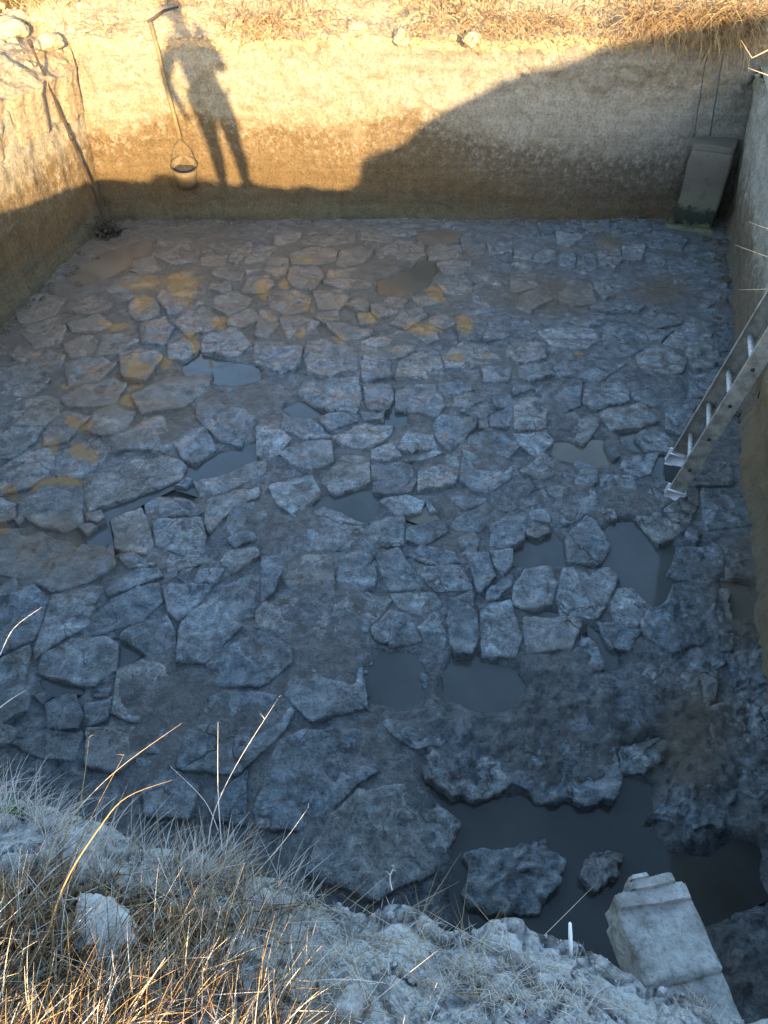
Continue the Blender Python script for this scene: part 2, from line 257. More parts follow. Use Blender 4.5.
# ------------------------------------------------------------------ traced ground plan: slabs, puddles, ochre mud, brown tones with wall bounce painted in (plan points read off the photo, laid on the floor)
CROP = {'A': (0, 210), 'B': (256, 210), 'C': (512, 210), 'D': (0, 380), 'E': (256, 380), 'F': (512, 380), 'G': (0, 550), 'H': (256, 550), 'I': (512, 550), 'J': (0, 720), 'K': (256, 720), 'L': (512, 720)}
SLABS = {
'A': """610,95 655,90 685,120 670,160 615,160;700,110 768,95 765,130 720,165 685,150;640,175 700,165 745,180 735,205 690,210 640,195;630,210 690,215 690,240 650,250 620,235
650,260 700,245 745,265 730,295 690,310 655,295;395,270 440,240 470,280 460,320 420,335 395,310;330,215 400,200 460,230 400,265 340,265;470,90 590,85 595,150 520,165 460,140
300,380 370,375 410,395 350,430 280,440;200,400 280,370 300,400 270,440 220,445;420,340 500,320 530,360 500,410 430,400;540,320 620,300 650,330 620,370 560,390 520,350
210,340 290,320 330,350 280,370 220,365;90,350 170,320 200,350 180,400 100,420 70,390;60,410 140,420 200,440 180,490 80,500 30,450;190,460 290,440 340,460 300,500 200,520
360,430 440,410 480,440 440,500 370,490;230,280 300,260 340,290 290,315 230,310;500,400 560,380 600,420 560,450 500,440;620,380 700,360 740,400 690,440 620,430
690,320 768,290 790,330 740,360 690,350;400,150 460,140 480,175 420,195 390,180;530,190 600,170 630,195 612,285 520,305 490,265;60,290 120,262 190,275 160,318 80,340""",
'B': """0,110 45,110 50,125 20,175 -30,190 -40,150;60,135 100,150 100,180 75,208 22,183 40,145;60,80 110,65 125,75 90,100 55,105;140,80 210,50 270,75 265,100 190,110 140,100
100,130 180,110 245,115 235,150 180,165 110,160;250,130 310,110 340,120 320,160 270,175 240,165;100,175 180,170 200,190 170,225 110,220 95,200;225,180 325,170 328,235 255,238 205,225
175,240 260,235 285,260 255,298 195,295;265,285 300,262 345,285 335,305 295,300;190,305 245,303 250,330 210,340 185,325;-10,200 40,190 50,215 15,240 -20,240
50,250 110,240 160,260 150,300 90,310 55,290;340,290 400,262 460,280 440,310 370,330 345,315;400,340 440,300 490,295 512,320 450,355;0,300 50,300 70,340 40,380 -10,370
70,330 120,315 180,340 150,375 90,380;215,345 290,340 355,360 340,385 260,400 225,375;320,400 390,360 470,370 480,410 430,445 330,455;160,400 230,385 295,405 300,460 230,500 160,480 150,440
310,460 400,455 410,510 320,525;430,460 500,420 545,430 560,490 480,505 415,505;0,400 70,395 140,420 130,470 60,490 0,460;520,120 560,108 610,110 625,140 590,150 525,145
540,160 600,150 640,160 620,190 560,195;615,85 690,95 685,130 640,140 620,115;655,155 710,140 740,160 740,190 690,205 655,190;560,215 620,200 650,215 645,250 590,250
655,230 720,215 750,260 700,290 650,270;635,310 700,295 730,325 690,345 650,340;520,320 590,315 600,345 560,365 520,345;560,440 620,400 700,420 730,450 640,470 570,470
690,100 768,95 768,130 700,135;360,120 430,95 500,110 510,140 440,160 370,145;340,60 420,50 460,75 400,95 340,85;700,365 768,360 790,375 760,385 700,385
680,470 740,455 768,470 760,510 690,510;470,260 530,255 540,280 490,292;465,352 540,345 552,378 500,395 470,380;600,345 640,340 668,390 610,392;300,312 345,312 368,340 310,348""",
'C': """5,120 45,105 75,115 50,140 5,140;75,125 110,118 118,140 95,155 65,148;90,45 125,40 132,60 100,68;135,70 215,75 180,105 140,95;255,90 310,90 320,150 300,170 265,155
0,160 60,160 50,185 0,190;0,195 65,190 70,230 20,245 0,240;30,250 90,235 135,260 90,285 55,295 20,280;140,230 230,200 240,240 250,285 190,290 140,270;240,200 300,195 330,235 270,265 250,240
230,295 300,268 365,250 375,280 340,305 280,305;190,310 270,305 285,340 230,355 185,340;90,370 180,345 245,360 265,390 200,425 130,415;275,360 300,340 370,355 420,400 350,440 280,420 270,390
390,345 440,300 520,310 480,350 430,360;395,360 430,358 470,365 435,395 415,390;455,400 540,325 605,350 580,390 510,415;130,465 200,425 290,425 350,465 300,495 250,510 150,495
370,440 440,405 525,450 510,480 440,497 380,475;470,150 590,130 620,160 580,185 480,195;480,200 580,200 560,230 490,230;540,260 620,230 640,270 590,300 545,290
330,100 400,110 390,150 335,150;400,120 460,130 460,170 400,165;0,330 50,340 65,370 10,380 -20,360;20,400 90,395 100,440 40,460 0,440;10,470 110,460 125,500 60,520 10,510
610,370 660,365 670,420 620,420;520,420 580,400 620,430 600,470 540,470;350,440 380,470 370,490 345,470;300,30 400,25 410,60 310,75;210,30 290,35 290,65 220,75
420,60 500,80 480,115 410,105;200,130 250,130 255,180 200,175;140,140 190,130 190,175 140,180;560,300 650,290 660,330 600,345""",
'D': """15,105 60,70 140,40 180,60 180,100 130,140 40,140;190,60 240,20 330,0 370,20 340,70 270,80 200,72;130,160 190,90 270,110 210,180 135,188;255,150 280,100 340,75 400,100 370,145 310,168
0,160 60,145 130,145 100,200 40,240 -20,240;340,170 440,120 500,130 515,195 500,215 420,205 345,205;0,270 50,230 110,200 165,210 165,265 100,320 0,345;170,240 200,200 290,170 320,215 290,255 200,295 165,290
250,300 320,250 440,215 520,235 550,260 530,300 400,350 265,395 250,360;60,380 120,340 180,330 250,350 255,430 200,458 110,440 65,410;265,405 305,393 315,420 295,435 265,425;240,445 275,430 295,440 265,462
520,315 555,298 575,305 555,322;430,375 500,350 560,360 610,400 590,410 440,415;330,430 425,385 440,420 460,510 440,540 340,520;460,430 600,415 620,470 620,530 560,545 470,510
580,310 680,280 768,250 768,280 710,310 600,348;620,360 700,330 768,325 768,355 690,392 630,465 615,430;515,190 560,150 620,140 660,200 590,250 540,230;610,90 700,100 740,130 700,190 650,180 600,130
0,360 40,375 40,420 0,430;35,430 60,415 80,430 60,450;430,50 520,10 600,0 590,30 520,70 450,80;690,398 768,365 768,430 700,480 672,440;670,490 768,435 790,480 700,520
-20,-40 60,-60 150,-10 120,30 40,70 -10,90""",
'E': """420,30 480,15 535,20 560,60 545,80 480,100 420,90;595,55 640,40 665,60 630,78 605,75;540,145 570,110 660,110 660,140 580,215 555,190;670,125 695,115 700,150 665,155
705,110 768,80 790,95 768,150 705,145;640,170 700,150 750,165 790,200 760,235 690,238 635,205;480,290 500,245 610,210 615,270 600,315 480,332;620,215 690,240 760,245 755,290 700,330 640,325 610,300
460,240 540,210 560,220 475,245;345,260 400,245 470,260 485,300 470,340 400,345 350,330;185,115 270,105 300,130 210,165 190,140;230,175 310,140 390,145 370,185 345,205 260,195
420,190 460,160 530,165 540,205 450,225 410,215;340,215 410,195 440,230 390,245 345,240;320,110 375,105 370,122 330,125;320,5 400,0 415,50 400,95 330,90
170,10 300,0 310,60 300,100 200,90 150,60;375,360 450,345 510,360 500,395 430,410;605,355 650,335 680,345 675,375 630,392 610,380;590,430 640,395 690,385 705,430 680,460 620,455
55,330 150,300 170,340 110,400 80,380;0,400 70,390 100,430 80,490 0,490;150,420 220,385 330,430 440,415 440,490 300,500 150,500;710,350 768,320 790,350 768,400 700,395
700,430 768,400 830,420 820,480 760,510 700,500;600,480 650,460 685,490 670,540 600,530;450,440 540,430 560,480 500,510 450,500;60,220 150,180 230,190 240,250 160,280 90,250
245,235 340,220 345,310 250,340 200,300;545,20 600,0 650,30 590,50 555,45;620,90 700,70 715,95 680,115 620,100;710,60 768,40 768,80 720,90
0,150 60,130 110,170 60,230 0,220;500,340 560,345 580,380 520,390;80,110 180,130 230,170 140,180 70,150""",
'F': """80,30 150,5 210,0 205,75 150,95 105,60;215,10 350,0 350,60 240,93 210,70;360,10 440,0 500,20 525,50 500,75 400,75 355,50;260,95 390,70 440,120 380,140 300,155
110,110 200,95 265,110 260,145 215,195 150,165;0,70 70,50 105,95 100,148 0,150;0,165 100,155 120,185 70,230 30,205;465,85 530,80 520,120 490,160 465,155
370,170 440,135 470,170 485,220 400,210;35,270 90,230 150,260 140,275 85,293;150,285 185,253 248,280 240,315 195,322;350,240 440,225 420,275 380,290 340,275
265,290 370,290 380,355 340,380 265,355;385,320 430,295 475,325 470,365 440,385 385,355;385,430 420,400 470,420 520,455 440,497;455,390 545,335 545,380 520,430 480,415
160,370 185,335 240,335 260,370 235,400 170,435 150,410;30,360 90,320 120,380 110,430 60,420 40,390;30,440 100,430 120,460 70,480 30,470;155,480 220,410 255,420 300,500 270,545 165,530
0,300 50,300 60,340 10,395 -10,390;100,305 170,320 160,365 110,350;280,195 330,190 345,220 300,238;0,-20 70,-10 70,20 0,50;530,0 600,-10 580,50 530,55
560,260 640,260 640,310 560,315;570,330 690,325 695,420 580,430;525,440 555,460 540,490 515,480;265,370 300,375 310,410 270,410""",
'G': """0,160 50,100 100,95 145,140 120,210 100,270 20,310 -20,320;105,290 140,190 160,140 290,110 300,150 270,230 180,280 110,322;320,110 380,60 470,55 480,80 420,100 330,135;245,255 300,170 420,110 475,100 485,150 430,205 320,240
490,120 520,95 640,100 580,170 540,200 500,165;530,350 540,230 660,120 768,60 800,80 768,180 600,350;360,270 400,235 500,200 530,260 525,345 480,340;110,370 130,320 220,270 300,265 355,290 350,345 270,410 190,395
0,330 90,285 95,320 80,370 0,400;340,440 350,360 430,320 500,345 590,365 580,400 510,460 510,540 400,530 330,490;625,350 700,290 768,248 868,295 870,340 768,415 640,412;285,425 330,420 325,440 290,440
570,471 705,420 840,435 885,486 840,570 720,690 516,675;120,480 180,435 240,450 260,500 240,560 130,560;110,440 140,425 150,445 130,460;-10,440 60,410 90,440 80,500 0,550
0,100 60,60 75,110 60,140 0,155;-20,-60 100,-70 180,-20 340,-5 350,40 280,90 160,130 80,85 0,75;345,20 400,0 470,30 460,50 380,55;550,70 580,65 560,110 535,95;600,65 660,65 640,95 590,95
690,0 790,0 800,30 720,50 690,70 660,40;500,0 600,0 640,30 560,55 500,60;250,460 340,440 330,500 260,530""",
'H': """90,50 130,25 225,25 230,110 200,150 130,145 85,100;250,20 340,0 355,60 345,105 290,120 240,90;360,20 420,0 460,60 505,115 400,120;450,10 490,-20 590,0 610,40 520,45
480,60 520,48 615,50 640,118 540,125 510,100;615,0 685,0 715,90 675,132 650,110;700,0 768,0 768,40 740,82 715,50;0,210 60,150 140,140 215,200 215,260 180,295 120,285 0,240
240,160 330,130 400,150 330,240 240,260 225,210;0,10 70,10 85,50 70,80 50,130 0,175;110,350 200,300 270,320 320,340 330,430 240,480 150,500 90,440;350,240 400,190 480,200 520,280 430,300 360,280
400,130 540,130 560,170 480,190 420,170;580,170 640,140 660,260 640,310 590,310 570,230;480,230 540,190 575,240 570,310 510,300;690,120 768,70 768,100 720,150 690,150;670,165 768,150 800,250 768,330 680,320""",
'I': """0,110 40,60 110,50 130,100 110,165 70,180 0,160;135,140 150,60 300,60 318,75 280,160 245,208 150,195;290,180 310,115 345,110 410,175 370,230 310,215;380,240 490,120 560,125 600,180 605,250 540,280 440,285
465,70 510,0 620,0 640,50 600,110 520,90;640,0 710,10 720,80 640,80;35,215 50,200 130,210 200,205 215,220 190,300 50,310;135,230 165,215 175,250 150,258;480,360 560,330 615,345 560,470 500,440
615,110 630,120 645,290 625,290;250,220 310,230 380,250 360,290 280,270;590,490 650,460 740,440 768,520 740,620 620,600;330,360 470,350 490,440 420,480 340,450;650,320 740,300 740,400 660,430
200,250 240,270 270,340 220,360 190,310;240,390 330,360 370,460 300,500 240,470""",
'J': """440,30 510,20 520,60 490,105 440,100;410,120 500,130 580,190 560,260 430,250;670,210 740,150 735,290 670,280;60,60 150,20 250,30 230,100 120,90;0,0 50,10 30,60 0,70;265,30 430,20 435,100 380,150 265,120""",
'K': """10,240 70,60 160,20 230,40 370,70 380,110 290,170 220,240 180,300 20,290;200,380 230,300 300,220 400,210 500,240 620,310 580,390 480,430 330,470 190,420
480,100 570,60 720,100 768,170 700,230 600,250 520,170;400,20 600,0 620,50 500,90 420,60""",
'L': """0,70 60,20 200,15 290,60 300,240 200,260 70,240 0,200;330,90 430,70 420,130 370,160 330,150;420,270 460,210 540,230 620,240 600,300 520,290;200,460 270,390 340,410 320,490 250,510
-150,400 -110,378 -60,392 20,378 100,355 150,430 135,520 60,590 -40,600 -130,560;560,100 700,80 768,150 700,230 580,180"""}
OWN_LABEL = {   # a few that stand out by themselves
('H', 5): "upright narrow rectangular grey flagstone standing out near the middle of the floor", ('G', 5): "long diagonal grey flagstone with parallel straight sides, the longest on the left half",
('C', 17): "broad pale flagstone with a rusty spot, below the far right slabs", ('C', 4): "square flagstone with a brown muddy top, before the far wall",
('I', 7): "small pointed stone lying loose on a muddy slab below the grey pool", ('I', 9): "thin slab set on edge beside the right wall", ('G', 17): "large brown muddy flagstone at the left edge of the floor",
('E', 8): "thin sliver of slab lying above the square mid-floor flagstone", ('E', 6): "square light grey flagstone with a dark crack along its lower edge", ('L', 0): "big lumpy mud-crusted slab beside the dark pool",
('L', 3): "small muddy clod rising out of the dark pool beside the concrete beam", ('L', 4): "muddy slab end rising out of the dark pool near the bank", ('G', 12): "large flat flagstone just beyond the near left grass, wet on top",
('D', 8): "long pale flagstone above the narrow blue strip of water", ('A', 22): "slab smeared all over with ochre mud near the far left corner", ('F', 14): "diamond-shaped flagstone just below the ladder's feet",
('I', 1): "pale blue-grey four-sided flagstone touching the grey pool on its left", ('F', 19): "upright pentagon flagstone at the top left corner of the grey pool", ('K', 0): "large dark flagstone just above the near bank, left of centre"}
LANDMARK = [("the far left corner", 108, 236), ("the big ochre mud stain", 185, 255), ("the brown puddle by the far wall", 408, 278), ("the foot of the concrete pillar", 692, 232), ("the ladder's lower foot", 674, 495),
 ("the grey pool below the ladder", 640, 565), ("the round grey puddle mid-floor", 346, 508), ("the blue puddle left of centre", 225, 372), ("the narrow strip of water at left", 155, 493), ("the round brown puddle", 400, 685),
 ("the green-grey puddle", 482, 690), ("the dark pool", 560, 820), ("the concrete beam's tip", 655, 885), ("the upright narrow slab", 474, 563), ("the long diagonal slab", 225, 620), ("the broad rust-spotted slab", 592, 365),
 ("the brown slab at the left edge", 55, 555), ("the square brown-topped slab", 608, 250), ("the square mid-floor slab", 440, 472), ("the left wall's foot", 40, 300), ("the white peg", 571, 930), ("the grassy near bank", 60, 770), ("the right wall's foot", 755, 640)]
PUDDLES = [
('B', "375,215 400,210 470,185 500,150 530,155 540,185 500,235 440,262 380,250", WBROWN, "still brown puddle near the middle of the far wall"), ('B', "490,75 560,60 610,70 600,100 530,105 500,95", WMUD, "small brown puddle close under the far wall"),
('A', "210,200 330,130 440,100 460,130 400,165 320,210 250,235", WMUD, "smooth brown puddle along the far end of the left wall"), ('A', "560,460 600,440 680,470 768,475 768,510 700,530 570,510", WBLUE, "pale blue puddle left of the floor's centre"),
('D', "315,400 400,355 520,315 600,340 570,360 500,345 440,375 330,430", WBLUE, "narrow blue strip of water under the long pale slab"), ('D', "270,470 320,430 335,520 300,545", WBLUE, "small upright pool below the strip of water"),
('D', "560,270 680,230 768,200 768,245 680,275 590,305", WBLUE, "slanting blue water strip between slabs left of centre"), ('E', "100,90 180,70 270,80 250,105 150,115", WBLUE, "shallow blue puddle above the floor's centre"),
('E', "385,100 440,90 440,140 400,145", WBLUE, "small square puddle beside a slab with a dark hole"), ('E', "190,380 250,340 340,335 365,370 330,425 230,435", WBLUE, "round grey puddle in the middle of the floor"),
('E', "340,440 390,440 395,485 350,490", WBLUE, "tiny puddle just below the round grey one"), ('E', "440,410 510,395 530,420 490,430", WBROWN, "tiny brownish puddle right of the round grey one"),
('F', "130,200 270,190 300,250 240,265 150,240", WBROWN, "muddy puddle left of the ladder between pale slabs"), ('F', "410,280 430,230 490,230 510,260 470,310", WBLUE, "blue puddle directly under the ladder feet"), ('F', "330,165 370,160 380,200 440,215 400,225 340,210", WBLUE, "bent puddle left of the ladder's upper foot"),
('I', "245,50 290,-45 310,-70 390,-70 440,-20 470,0 470,70 490,120 430,165 350,120 325,75", WBLUE, "large clear grey pool below the ladder"), ('I', "15,30 50,-20 110,-35 150,0 150,45 50,50", WBLUE, "rectangular grey pool left of the large clear pool"), ('I', "0,172 80,188 145,202 40,206", WBLUE, "thin line of water under two pale slabs"),
('I', "240,260 300,290 300,340 280,350 250,320", WBLUE, "small pool below the lumpy slabs near the right"), ('H', "350,380 380,335 460,335 488,370 480,430 430,465 370,455", WBLUE, "round brown puddle in the near half of the floor"),
('H', "575,375 640,336 768,370 800,420 768,480 650,466 585,435", WBLUE, "wide grey-green puddle beside the round brown one"), ('G', "345,290 365,280 410,315 350,355", WBLUE, "small dark three-cornered puddle at left"), ('G', "140,400 220,400 230,430 170,435", WBLUE, "small puddle above the near left grass"),
('L', "-252,195 -171,225 -36,240 144,264 294,240 339,186 399,210 384,330 459,405 534,414 624,360 720,390 729,525 564,585 384,660 324,840 -126,840 -171,540 -150,390 -186,285", WDARK, "dark deep pool along the foot of the near bank"),
('I', "640,110 700,120 710,190 650,190", WBROWN, "brown seep puddle against the right wall"), ('L', "340,95 430,72 425,118 345,140", WBROWN, "small brown puddle in the lumpy mud above the dark pool")]
OCHRE = [('A', 550, 240, 70, 62), ('A', 425, 290, 32, 25), ('A', 655, 350, 30, 20), ('A', 570, 410, 25, 20), ('A', 485, 460, 24, 26), ('A', 408, 485, 28, 24), ('A', 350, 350, 50, 15), ('A', 450, 225, 45, 20), ('B', 155, 160, 50, 12), ('B', 95, 230, 24, 26), ('B', 25, 250, 26, 22),
 ('B', 155, 315, 34, 22), ('B', 335, 328, 38, 20), ('B', 505, 370, 46, 24), ('B', 635, 368, 38, 30), ('B', 610, 452, 40, 12), ('B', 420, 460, 24, 8), ('B', 258, 380, 26, 14), ('B', 110, 375, 24, 14), ('B', 540, 265, 25, 12), ('B', 715, 430, 15, 10), ('D', 388, 75, 42, 24), ('D', 240, 155, 22, 14), ('D', 255, 238, 30, 24),
 ('D', 165, 318, 70, 22), ('D', 60, 352, 30, 14), ('D', 10, 450, 24, 16), ('D', 200, 35, 18, 14), ('D', 420, 30, 24, 18), ('D', 190, 208, 18, 14), ('C', 190, 455, 16, 8)]
BROWN = [(170, 260, 150, 60), (330, 290, 150, 60), (60, 330, 90, 60), (60, 550, 85, 40), (330, 255, 110, 35), (280, 310, 90, 40), (430, 260, 60, 20), (660, 295, 30, 15), (608, 246, 14, 9), (745, 600, 30, 60), (690, 740, 40, 60), (120, 400, 90, 50), (545, 300, 60, 20)]  # brown mud; upper-left ovals paint the lit wall's warm bounce on the floor

def pts_of(crop, s):
    x0, y0 = CROP[crop]; out = []
    for t in s.split():
        a, b = t.split(','); out.append((x0+float(a)/3, y0+float(b)/3))
    return out
OCH = [(CROP[c][0]+x/3, CROP[c][1]+y/3, a/3, b/3) for c, x, y, a, b in OCHRE]
def blob(list_, px, py, hard):
    v = 0
    for x, y, a, b in list_:
        dx, dy = (px-x)/a, (py-y)/b
        if abs(dx) < 2 and abs(dy) < 2:
            v = max(v, 1-sstep(hard, 1.5, math.hypot(dx, dy)))
    return v
def pix(p):
    q = p-CAM; zc = q.dot(FW); return 384+FPX*q.x/zc, 512-FPX*q.dot(UPV)/zc
def stain_and_bounce(p):
    x, y = pix(Vector((p[0], p[1], 0)))
    k = 5+8*min(1, max(0, (y-230)/200))
    return blob(OCH, x+k*1.5*fbm(p[0]*3, p[1]*3, 1, 3), y+k*fbm(p[0]*3, p[1]*3, 7, 3), .1), blob(BROWN, x, y, .3)
pud_w = [([U(x, y) for x, y in pts_of(c, s)], m, l) for c, s, m, l in PUDDLES]
pud_box = [(min(p.x for p in w)-.2, max(p.x for p in w)+.2, min(p.y for p in w)-.2, max(p.y for p in w)+.2) for w, _, _ in pud_w]
def sdist(poly, x, y):                                  # signed distance, negative inside
    d = 1e9; ins = False; n = len(poly)
    for i in range(n):
        a, b = poly[i], poly[(i+1) % n]; ex, ey = b.x-a.x, b.y-a.y; wx, wy = x-a.x, y-a.y
        t = max(0, min(1, (wx*ex+wy*ey)/(ex*ex+ey*ey+1e-12))); d = min(d, (wx-ex*t)**2+(wy-ey*t)**2)
        if (a.y > y) != (b.y > y) and x < a.x+(y-a.y)/(b.y-a.y)*(b.x-a.x): ins = not ins
    d = math.sqrt(d); return -d if ins else d
def pud_d(x, y):
    d = 9.0
    for (w, _, _), bx in zip(pud_w, pud_box):
        if bx[0] < x < bx[1] and bx[2] < y < bx[3]: d = min(d, sdist(w, x, y))
    return d
def roughness_at(x, y):                                  # the near right half is churned, lumpy mud
    px, py = pix(Vector((x, y, 0)))
    return max(sstep(600, 720, py)*sstep(330, 470, px), sstep(500, 620, py)*sstep(640, 690, px)*.8)
WATER_Z = .012
def mud_z(x, y):
    r = roughness_at(x, y); d0 = 0
    z = .012*r+.033+.022*sstep(.22, .6, fbm(x*1.1, y*1.1, 6.6, 3))*(1-sstep(-.2, .2, d0-.1)*0)+.012*fbm(x*2.3, y*2.3, 1.7, 3)+.008*fbm(x*9, y*9, 3.1, 3) + r*(.034*fbm(x*5, y*5, 8.2, 4)+.034*abs(fbm(x*14, y*14, 5.2, 3))+.016*fbm(x*26, y*26, 3.3, 2))
    d = pud_d(x, y)+.045*nz(x*5, y*5, 4.4)
    if d < .1:
        k = 1-sstep(-.04, .09, d); z = z*(1-k)+(-.035+.006*nz(x*6, y*6))*k
    return z

# pit floor: one sheet of mud reaching under the walls
def build_floor():
    st = .019; x0, x1, y0, y1 = -4.6, 4.7, -.3, 9.6
    nx, ny = int((x1-x0)/st), int((y1-y0)/st)
    idx, vs, fs, oc, br, wet = {}, [], [], [], [], []
    quad = [NL, NR, RM, FR, FL]
    for j in range(ny+1):
        for i in range(nx+1):
            x, y = x0+i*st, y0+j*st
            if sdist(quad, x, y) > .22: continue
            idx[(i, j)] = len(vs); vs.append((x, y, mud_z(x, y))); a, b = stain_and_bounce((x, y)); oc.append(a); br.append(b); wet.append(1-sstep(-.02, .12, pud_d(x, y)+.06*nz(x*7, y*7, 1)))
    for (i, j), a in idx.items():
        b, c, d = idx.get((i+1, j)), idx.get((i+1, j+1)), idx.get((i, j+1))
        if b is not None and c is not None and d is not None: fs.append((a, b, c, d))
    o = from_py('pit_floor', vs, fs, MUD, attrs={'ochre': oc, 'brown': br, 'wet': wet}); tag(o, 'wet muddy floor of the pit between the flagstones', 'floor', kind='structure')
build_floor()

for w, m, lab in pud_w:                                  # water sheets; the mud around them makes the shore
    c = sum(w, Vector())/len(w)
    big = [c+(p-c)*(1+.07/max(.12, (p-c).length)) for p in w]
    vs = [Vector((p.x, p.y, WATER_Z+.0007*(len(bpy.data.objects) % 7))) for p in big]
    o = from_py('puddle', vs, [tuple(range(len(vs)))], m, smooth=False); tag(o, lab, 'puddle', 'puddles on the pit floor', 'structure')
    if o.data.polygons[0].normal.z < 0: o.data.flip_normals()

# ------------------------------------------------------------------ flagstones
ORD = ['nearest', 'second nearest', 'third nearest', 'fourth nearest', 'fifth nearest', 'sixth nearest', 'seventh nearest', 'eighth nearest', 'ninth nearest', 'tenth nearest', 'eleventh nearest', 'twelfth nearest'] + \
      [w+' nearest' for w in ('thirteenth', 'fourteenth', 'fifteenth', 'sixteenth', 'seventeenth', 'eighteenth', 'nineteenth', 'twentieth', 'twenty-first', 'twenty-second', 'twenty-third', 'twenty-fourth', 'twenty-fifth', 'twenty-sixth', 'twenty-seventh', 'twenty-eighth', 'twenty-ninth', 'thirtieth')]
slabs = []
for c, txt in SLABS.items():
    k = 0
    for line in txt.strip().split('\n'):
        for s in line.split(';'):
            px = pts_of(c, s); slabs.append(dict(key=(c, k), px=px, cen=(sum(p[0] for p in px)/len(px), sum(p[1] for p in px)/len(px)))); k += 1
def area2(w): return sum(w[i].x*w[(i+1) % len(w)].y-w[(i+1) % len(w)].x*w[i].y for i in range(len(w)))/2
for s in slabs:
    w = [U(x, y, .04) for x, y in s['px']]
    if area2(w) < 0: w.reverse()
    s['w'] = w; s['area'] = abs(area2(w)); s['c'] = sum(w, Vector())/len(w)

for s in slabs:
    s['bb'] = (min(p.x for p in s['w'])-.16, max(p.x for p in s['w'])+.16, min(p.y for p in s['w'])-.16, max(p.y for p in s['w'])+.16)
for s in slabs:                                          # widen each slab until it nearly meets its neighbours
    near = [t for t in slabs if t is not s and t['bb'][0] < s['bb'][1] and t['bb'][1] > s['bb'][0] and t['bb'][2] < s['bb'][3] and t['bb'][3] > s['bb'][2]]
    w, c = s['w'], s['c']; n = len(w)
    gap = (.006+.0013*max(0, depth_of(c)-4))*(.4+1.6*abs(nz(c.x*3.3, c.y*3.3, 2)))
    lim = min(.12, math.sqrt(s['area'])*.32); off, nor = [], []
    for i in range(n):
        p, q = w[i], w[(i+1) % n]; e = (q-p).normalized(); nr = Vector((e.y, -e.x, 0)); nor.append(nr)
        tt = (.06, .3, .5, .7, .94); cl = 9.0
        for t in tt:
            m = p.lerp(q, t)
            for o in near: cl = min(cl, sdist(o['w'], m.x, m.y))
        g = max(-.03, min(lim, (cl-gap)*.72))
        m = p.lerp(q, .5)
        if g > 0 and pud_d(m.x+nr.x*g, m.y+nr.y*g) < .02: g = 0
        off.append(g)
    out = []
    for i in range(n):
        j = i-1; p = w[i]; n1, n2 = nor[j], nor[i]; k = n1.x*n2.y-n1.y*n2.x
        if abs(k) > .25:
            c1, c2 = n1.dot(p)+off[j], n2.dot(p)+off[i]; q = Vector(((c1*n2.y-c2*n1.y)/k, (n1.x*c2-n2.x*c1)/k, p.z))
        else: q = p+(n1*off[j]+n2*off[i])*.5
        if (q-p).length > .15: q = p+(q-p).normalized()*.15
        out.append(q)
    s['w0'] = w; s['w'] = out; s['nside'] = n
